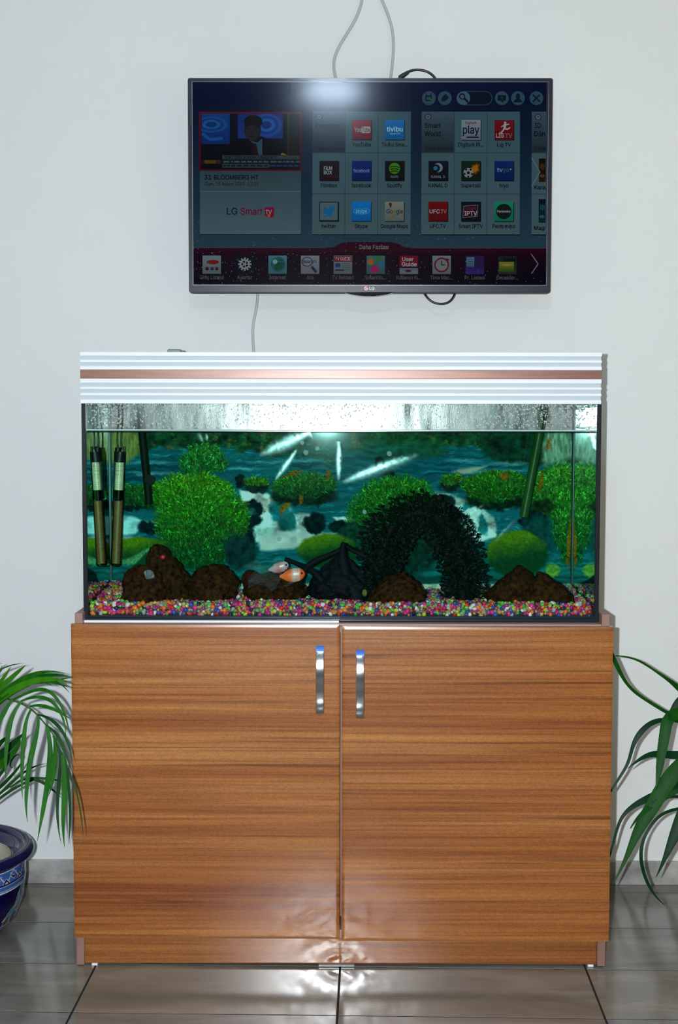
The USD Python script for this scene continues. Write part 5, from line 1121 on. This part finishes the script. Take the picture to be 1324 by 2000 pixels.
frond([(-108, 1650), (-85, 1470), (-45, 1385), (0, 1363), (32, 1370), (62, 1386), (92, 1419), (118, 1456), (132, 1500)], PY, -.70, [
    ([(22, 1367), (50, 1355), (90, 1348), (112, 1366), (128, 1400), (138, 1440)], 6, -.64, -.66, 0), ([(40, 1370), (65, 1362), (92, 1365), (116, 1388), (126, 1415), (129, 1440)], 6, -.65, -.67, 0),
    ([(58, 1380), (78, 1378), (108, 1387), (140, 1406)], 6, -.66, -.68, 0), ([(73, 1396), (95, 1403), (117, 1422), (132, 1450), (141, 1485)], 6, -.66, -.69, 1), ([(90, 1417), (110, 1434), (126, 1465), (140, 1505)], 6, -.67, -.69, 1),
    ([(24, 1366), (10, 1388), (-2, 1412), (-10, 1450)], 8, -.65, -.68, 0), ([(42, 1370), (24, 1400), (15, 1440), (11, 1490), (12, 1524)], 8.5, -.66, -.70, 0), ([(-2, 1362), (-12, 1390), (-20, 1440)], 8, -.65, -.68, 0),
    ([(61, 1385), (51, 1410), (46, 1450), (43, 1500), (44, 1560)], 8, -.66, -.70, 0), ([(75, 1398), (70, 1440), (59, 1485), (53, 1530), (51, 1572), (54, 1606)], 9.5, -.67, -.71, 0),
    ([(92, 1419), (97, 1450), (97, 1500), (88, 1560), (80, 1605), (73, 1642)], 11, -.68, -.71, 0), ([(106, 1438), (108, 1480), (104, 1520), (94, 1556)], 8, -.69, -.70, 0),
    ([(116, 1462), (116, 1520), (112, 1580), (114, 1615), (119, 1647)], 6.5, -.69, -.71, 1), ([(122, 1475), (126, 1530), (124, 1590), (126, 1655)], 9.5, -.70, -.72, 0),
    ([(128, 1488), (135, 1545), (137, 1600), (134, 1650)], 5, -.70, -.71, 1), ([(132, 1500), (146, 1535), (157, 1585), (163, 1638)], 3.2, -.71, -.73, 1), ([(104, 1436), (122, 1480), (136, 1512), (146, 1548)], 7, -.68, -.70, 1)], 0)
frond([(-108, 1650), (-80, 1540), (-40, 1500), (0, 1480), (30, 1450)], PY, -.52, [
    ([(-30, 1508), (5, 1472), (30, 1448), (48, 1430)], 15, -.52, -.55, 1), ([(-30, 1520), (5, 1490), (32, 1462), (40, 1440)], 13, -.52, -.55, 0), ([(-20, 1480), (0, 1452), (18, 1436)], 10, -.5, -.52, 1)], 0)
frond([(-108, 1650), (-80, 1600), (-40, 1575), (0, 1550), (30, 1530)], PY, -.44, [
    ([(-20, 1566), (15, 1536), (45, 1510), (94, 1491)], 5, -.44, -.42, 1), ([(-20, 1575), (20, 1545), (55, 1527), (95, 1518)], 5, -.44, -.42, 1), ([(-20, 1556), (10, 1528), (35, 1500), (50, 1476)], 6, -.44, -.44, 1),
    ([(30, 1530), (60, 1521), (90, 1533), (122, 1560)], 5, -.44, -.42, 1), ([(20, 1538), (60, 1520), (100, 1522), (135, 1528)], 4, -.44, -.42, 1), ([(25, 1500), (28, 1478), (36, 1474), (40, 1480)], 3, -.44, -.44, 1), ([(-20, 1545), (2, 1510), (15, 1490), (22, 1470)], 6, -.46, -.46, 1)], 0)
obj('stem', tube([(potc[0], PY, .10), (potc[0] + .005, PY, .25), at(-108, 1600, PY)], [.013, .011, .006], 10, 14), MATS['stem_green'], palm, smooth=True)

# decorated pot
RR = .222
zr = potc[2]
def pot():
    p = thing('flower_pot', 'cobalt blue glazed flower pot with painted bamboo and zigzag band', 'pot', (potc[0], PY, 0))
    c = (potc[0], PY, 0)
    bodyz = np.linspace(0, zr - .03, 150)
    def rad(z):
        t = z / (zr - .03); return RR * np.interp(t, [0, .06, .2, .45, .75, 1], [.62, .69, .795, .875, .905, .90])
    prof = [(0, 0.0), (rad(0), 0)] + [(rad(z), z) for z in bodyz[1:]]
    nth = 900; m = lathe(prof, nth, c)
    # painting, unrolled: s = arc length in metres, z = height
    v = np.array(m.vertices) - np.array(c); th = np.arctan2(v[:, 1], v[:, 0]); s = (th + .62) * RR * .9; z = v[:, 2]; Hh = zr - .03
    col = np.tile(lin((8, 6, 62)) * 1.0, (len(v), 1))
    BL, LB, WHT, TEAL, BRN, NV = lin((62, 104, 178)), lin((96, 150, 214)), lin((206, 214, 222)), lin((10, 122, 150)), lin((96, 34, 10)), lin((6, 6, 50))
    def band(z0, z1, c_): col[(z >= z0) & (z < z1)] = c_
    zz0, zz1 = Hh * .80, Hh * .955
    band(zz0, zz1, BL); band(zz1, zz1 + .003, WHT); band(zz0 - .003, zz0, NV); band(Hh * .70, Hh * .78, BL); band(Hh * .775, Hh * .785, WHT); band(Hh * .70 - .003, Hh * .70, WHT); band(Hh * .715, Hh * .722, WHT)
    band(.018, .034, BL); band(.034, .037, WHT); band(.022, .024, WHT); band(.0, .018, NV)
    per = .060; u = np.mod(s, per) / per; tri = np.abs(u - .5) * 2; zt = (z - zz0) / (zz1 - zz0); inb = (zt > 0) & (zt < 1)
    d = np.abs(zt - tri); col[inb & (d < .07)] = WHT
    up = np.mod(s, per) - per / 2; ch = np.abs((zt - .62) - np.abs(up) / per * -2 * .9 + .30); col[inb & (np.abs(up) < .013) & (ch < .16)] = WHT; col[inb & (np.abs(up) < .0105) & (ch < .10)] = NV
    up2 = np.mod(s + per / 2, per) - per / 2; ch2 = np.abs((zt - .38) - np.abs(up2) / per * 2 * .9 - -.06); col[inb & (np.abs(up2) < .013) & (ch2 < .16)] = WHT; col[inb & (np.abs(up2) < .0105) & (ch2 < .10)] = NV
    # bamboo: slanting canes with knots and pointed leaves
    P2 = .20; sm = np.mod(s, P2)
    pts = shapely.points(np.column_stack([sm, z])); fld = (z > .038) & (z < Hh * .70 - .003)
    def put(g, c_, line=.0016):
        shapely.prepare(g); a = shapely.contains(g.buffer(line), pts) & fld; b = shapely.contains(g, pts) & fld
        col[a] = WHT; col[b] = c_
    zA, zB = .038, Hh * .70
    cane = lambda t: (.045 + .075 * t, zA + (zB - zA) * t)
    for t0, t1 in ((-.02, .30), (.33, .60), (.63, .80), (.83, 1.05)):
        a, b = cane(t0), cane(t1); put(LineString([a, b]).buffer(.0065, cap_style='flat'), BRN)
    def leafp(x, z_, ang, L, w): 
        g = Polygon([(0, 0), (L * .3, w), (L, 0), (L * .35, -w * .8)]); return affinity.translate(affinity.rotate(g, ang, (0, 0)), x, z_)
    k1, k2 = cane(.46), cane(.98)
    for ang, L, w in ((215, .055, .008), (255, .05, .009), (20, .042, .009), (55, .05, .008), (320, .036, .007)): put(leafp(k1[0], k1[1], ang, L, w), TEAL)
    for ang, L, w in ((235, .05, .008), (265, .048, .007), (300, .05, .007), (215, .04, .006)): put(leafp(k2[0], k2[1], ang, L, w), TEAL)
    obj('body', m, vcol('pot_glaze', .12, specular_ior_level=.5), p, smooth=True, col=col * .8)
    # rolled rim with a thick lip
    ri = RR * .745; prof = []
    for t in np.linspace(-.5 * math.pi, 1.0 * math.pi, 26):
        prof.append((RR - .0165 + .0165 * math.cos(t), zr - .014 + .014 * math.sin(t)))
    prof += [(RR - .038, zr - .010), (ri + .006, zr - .022), (ri, zr - .028), (ri - .002, zr - .034)]
    prof = [(rad(Hh) - .004, zr - .030)] + prof
    obj('rim', lathe(prof, 120, c), pm('cobalt_glaze', (.006, .006, .052), .1), p, smooth=True)
    obj('inner_wall', lathe([(ri - .0015, zr - .030), (ri - .004, zr - .06), (ri - .012, zr - .12), (.0, zr - .125)], 90, c), noisy('inner_clay', (.40, .40, .32), (.52, .51, .43), scale=14, rough=.6), p, smooth=30, label='bare cream inside wall')
pot()
sl = lathe([(0, zr - .098), (.10, zr - .10), (RR * .70, zr - .106), (RR * .68, zr - .115), (0, zr - .12)], 60, (potc[0], PY, 0)); v = np.array(sl.vertices); sl.vertices = v + .006 * (meshkit.fbm(v * 40, 3, 8) - .5)[:, None] * [0, 0, 1]
obj('soil', sl, noisy('soil_dark', (.012, .008, .005), (.05, .035, .022), scale=60, rough=.95), None, smooth=True, label='dark potting soil inside the blue pot', cat='soil', kind='stuff')

# strap-leaved plant on the right
DY = -.47
base_r = at(1490, 1850, DY)
dr_ = thing('dracaena', 'strap-leaved green dracaena reaching in from the right of the cabinet', 'plant', (base_r[0], DY, 0))
kx = (1408, 1480)
obj('stem', tube([(base_r[0], DY, .06), (base_r[0] + .01, DY, .3), at(1412, 1500, DY), at(1404, 1420, DY)], [.016, .015, .013, .010], 12, 24), noisy('stem_brown', (.10, .08, .045), (.2, .16, .09), scale=1, stretch=(20, 20, 90), rough=.8), dr_, smooth=True)
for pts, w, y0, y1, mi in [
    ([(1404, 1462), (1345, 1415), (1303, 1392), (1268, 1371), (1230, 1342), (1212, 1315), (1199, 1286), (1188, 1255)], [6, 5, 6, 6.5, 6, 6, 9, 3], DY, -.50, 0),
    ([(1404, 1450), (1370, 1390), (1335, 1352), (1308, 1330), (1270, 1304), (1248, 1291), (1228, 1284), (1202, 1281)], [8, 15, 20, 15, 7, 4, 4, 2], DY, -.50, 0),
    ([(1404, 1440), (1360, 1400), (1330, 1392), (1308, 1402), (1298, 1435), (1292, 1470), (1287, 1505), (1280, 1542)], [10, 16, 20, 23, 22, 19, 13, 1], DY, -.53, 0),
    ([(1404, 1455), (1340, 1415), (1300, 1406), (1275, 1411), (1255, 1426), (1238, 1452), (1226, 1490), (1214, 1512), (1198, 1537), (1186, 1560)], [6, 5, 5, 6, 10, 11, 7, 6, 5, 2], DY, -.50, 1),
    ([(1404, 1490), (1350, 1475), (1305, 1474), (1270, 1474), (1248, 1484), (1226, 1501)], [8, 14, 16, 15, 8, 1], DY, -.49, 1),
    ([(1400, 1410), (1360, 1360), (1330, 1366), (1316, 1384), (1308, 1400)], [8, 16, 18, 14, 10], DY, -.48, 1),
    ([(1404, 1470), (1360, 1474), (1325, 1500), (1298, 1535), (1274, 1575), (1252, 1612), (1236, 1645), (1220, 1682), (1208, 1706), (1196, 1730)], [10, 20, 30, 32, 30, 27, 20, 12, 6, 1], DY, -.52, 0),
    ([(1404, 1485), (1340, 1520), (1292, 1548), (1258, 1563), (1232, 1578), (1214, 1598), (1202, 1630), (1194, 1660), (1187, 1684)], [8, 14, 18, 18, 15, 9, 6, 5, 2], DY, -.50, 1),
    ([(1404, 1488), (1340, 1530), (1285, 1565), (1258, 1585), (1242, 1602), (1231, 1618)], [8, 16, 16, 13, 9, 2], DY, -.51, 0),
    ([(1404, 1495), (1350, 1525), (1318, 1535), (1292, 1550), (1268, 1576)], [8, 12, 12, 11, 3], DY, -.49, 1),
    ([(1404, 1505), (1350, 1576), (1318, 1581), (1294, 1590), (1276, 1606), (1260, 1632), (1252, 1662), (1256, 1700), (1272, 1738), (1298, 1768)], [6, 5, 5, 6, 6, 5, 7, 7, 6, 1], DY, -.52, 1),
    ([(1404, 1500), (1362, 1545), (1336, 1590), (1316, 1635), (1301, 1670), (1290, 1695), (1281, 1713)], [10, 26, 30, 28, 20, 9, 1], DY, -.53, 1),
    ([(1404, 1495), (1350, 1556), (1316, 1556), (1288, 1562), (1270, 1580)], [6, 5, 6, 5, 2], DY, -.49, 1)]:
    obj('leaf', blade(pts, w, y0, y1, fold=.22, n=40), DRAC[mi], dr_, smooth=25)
pl_ = lathe([(0, 0), (.10, 0), (.135, .18), (.145, .19), (.145, .21), (.128, .21), (.118, .12), (0, .12)], 60, (base_r[0], DY, 0))
obj('planter', pl_, noisy('terracotta', (.26, .10, .05), (.34, .14, .07), scale=12, rough=.8), dr_, smooth=35)
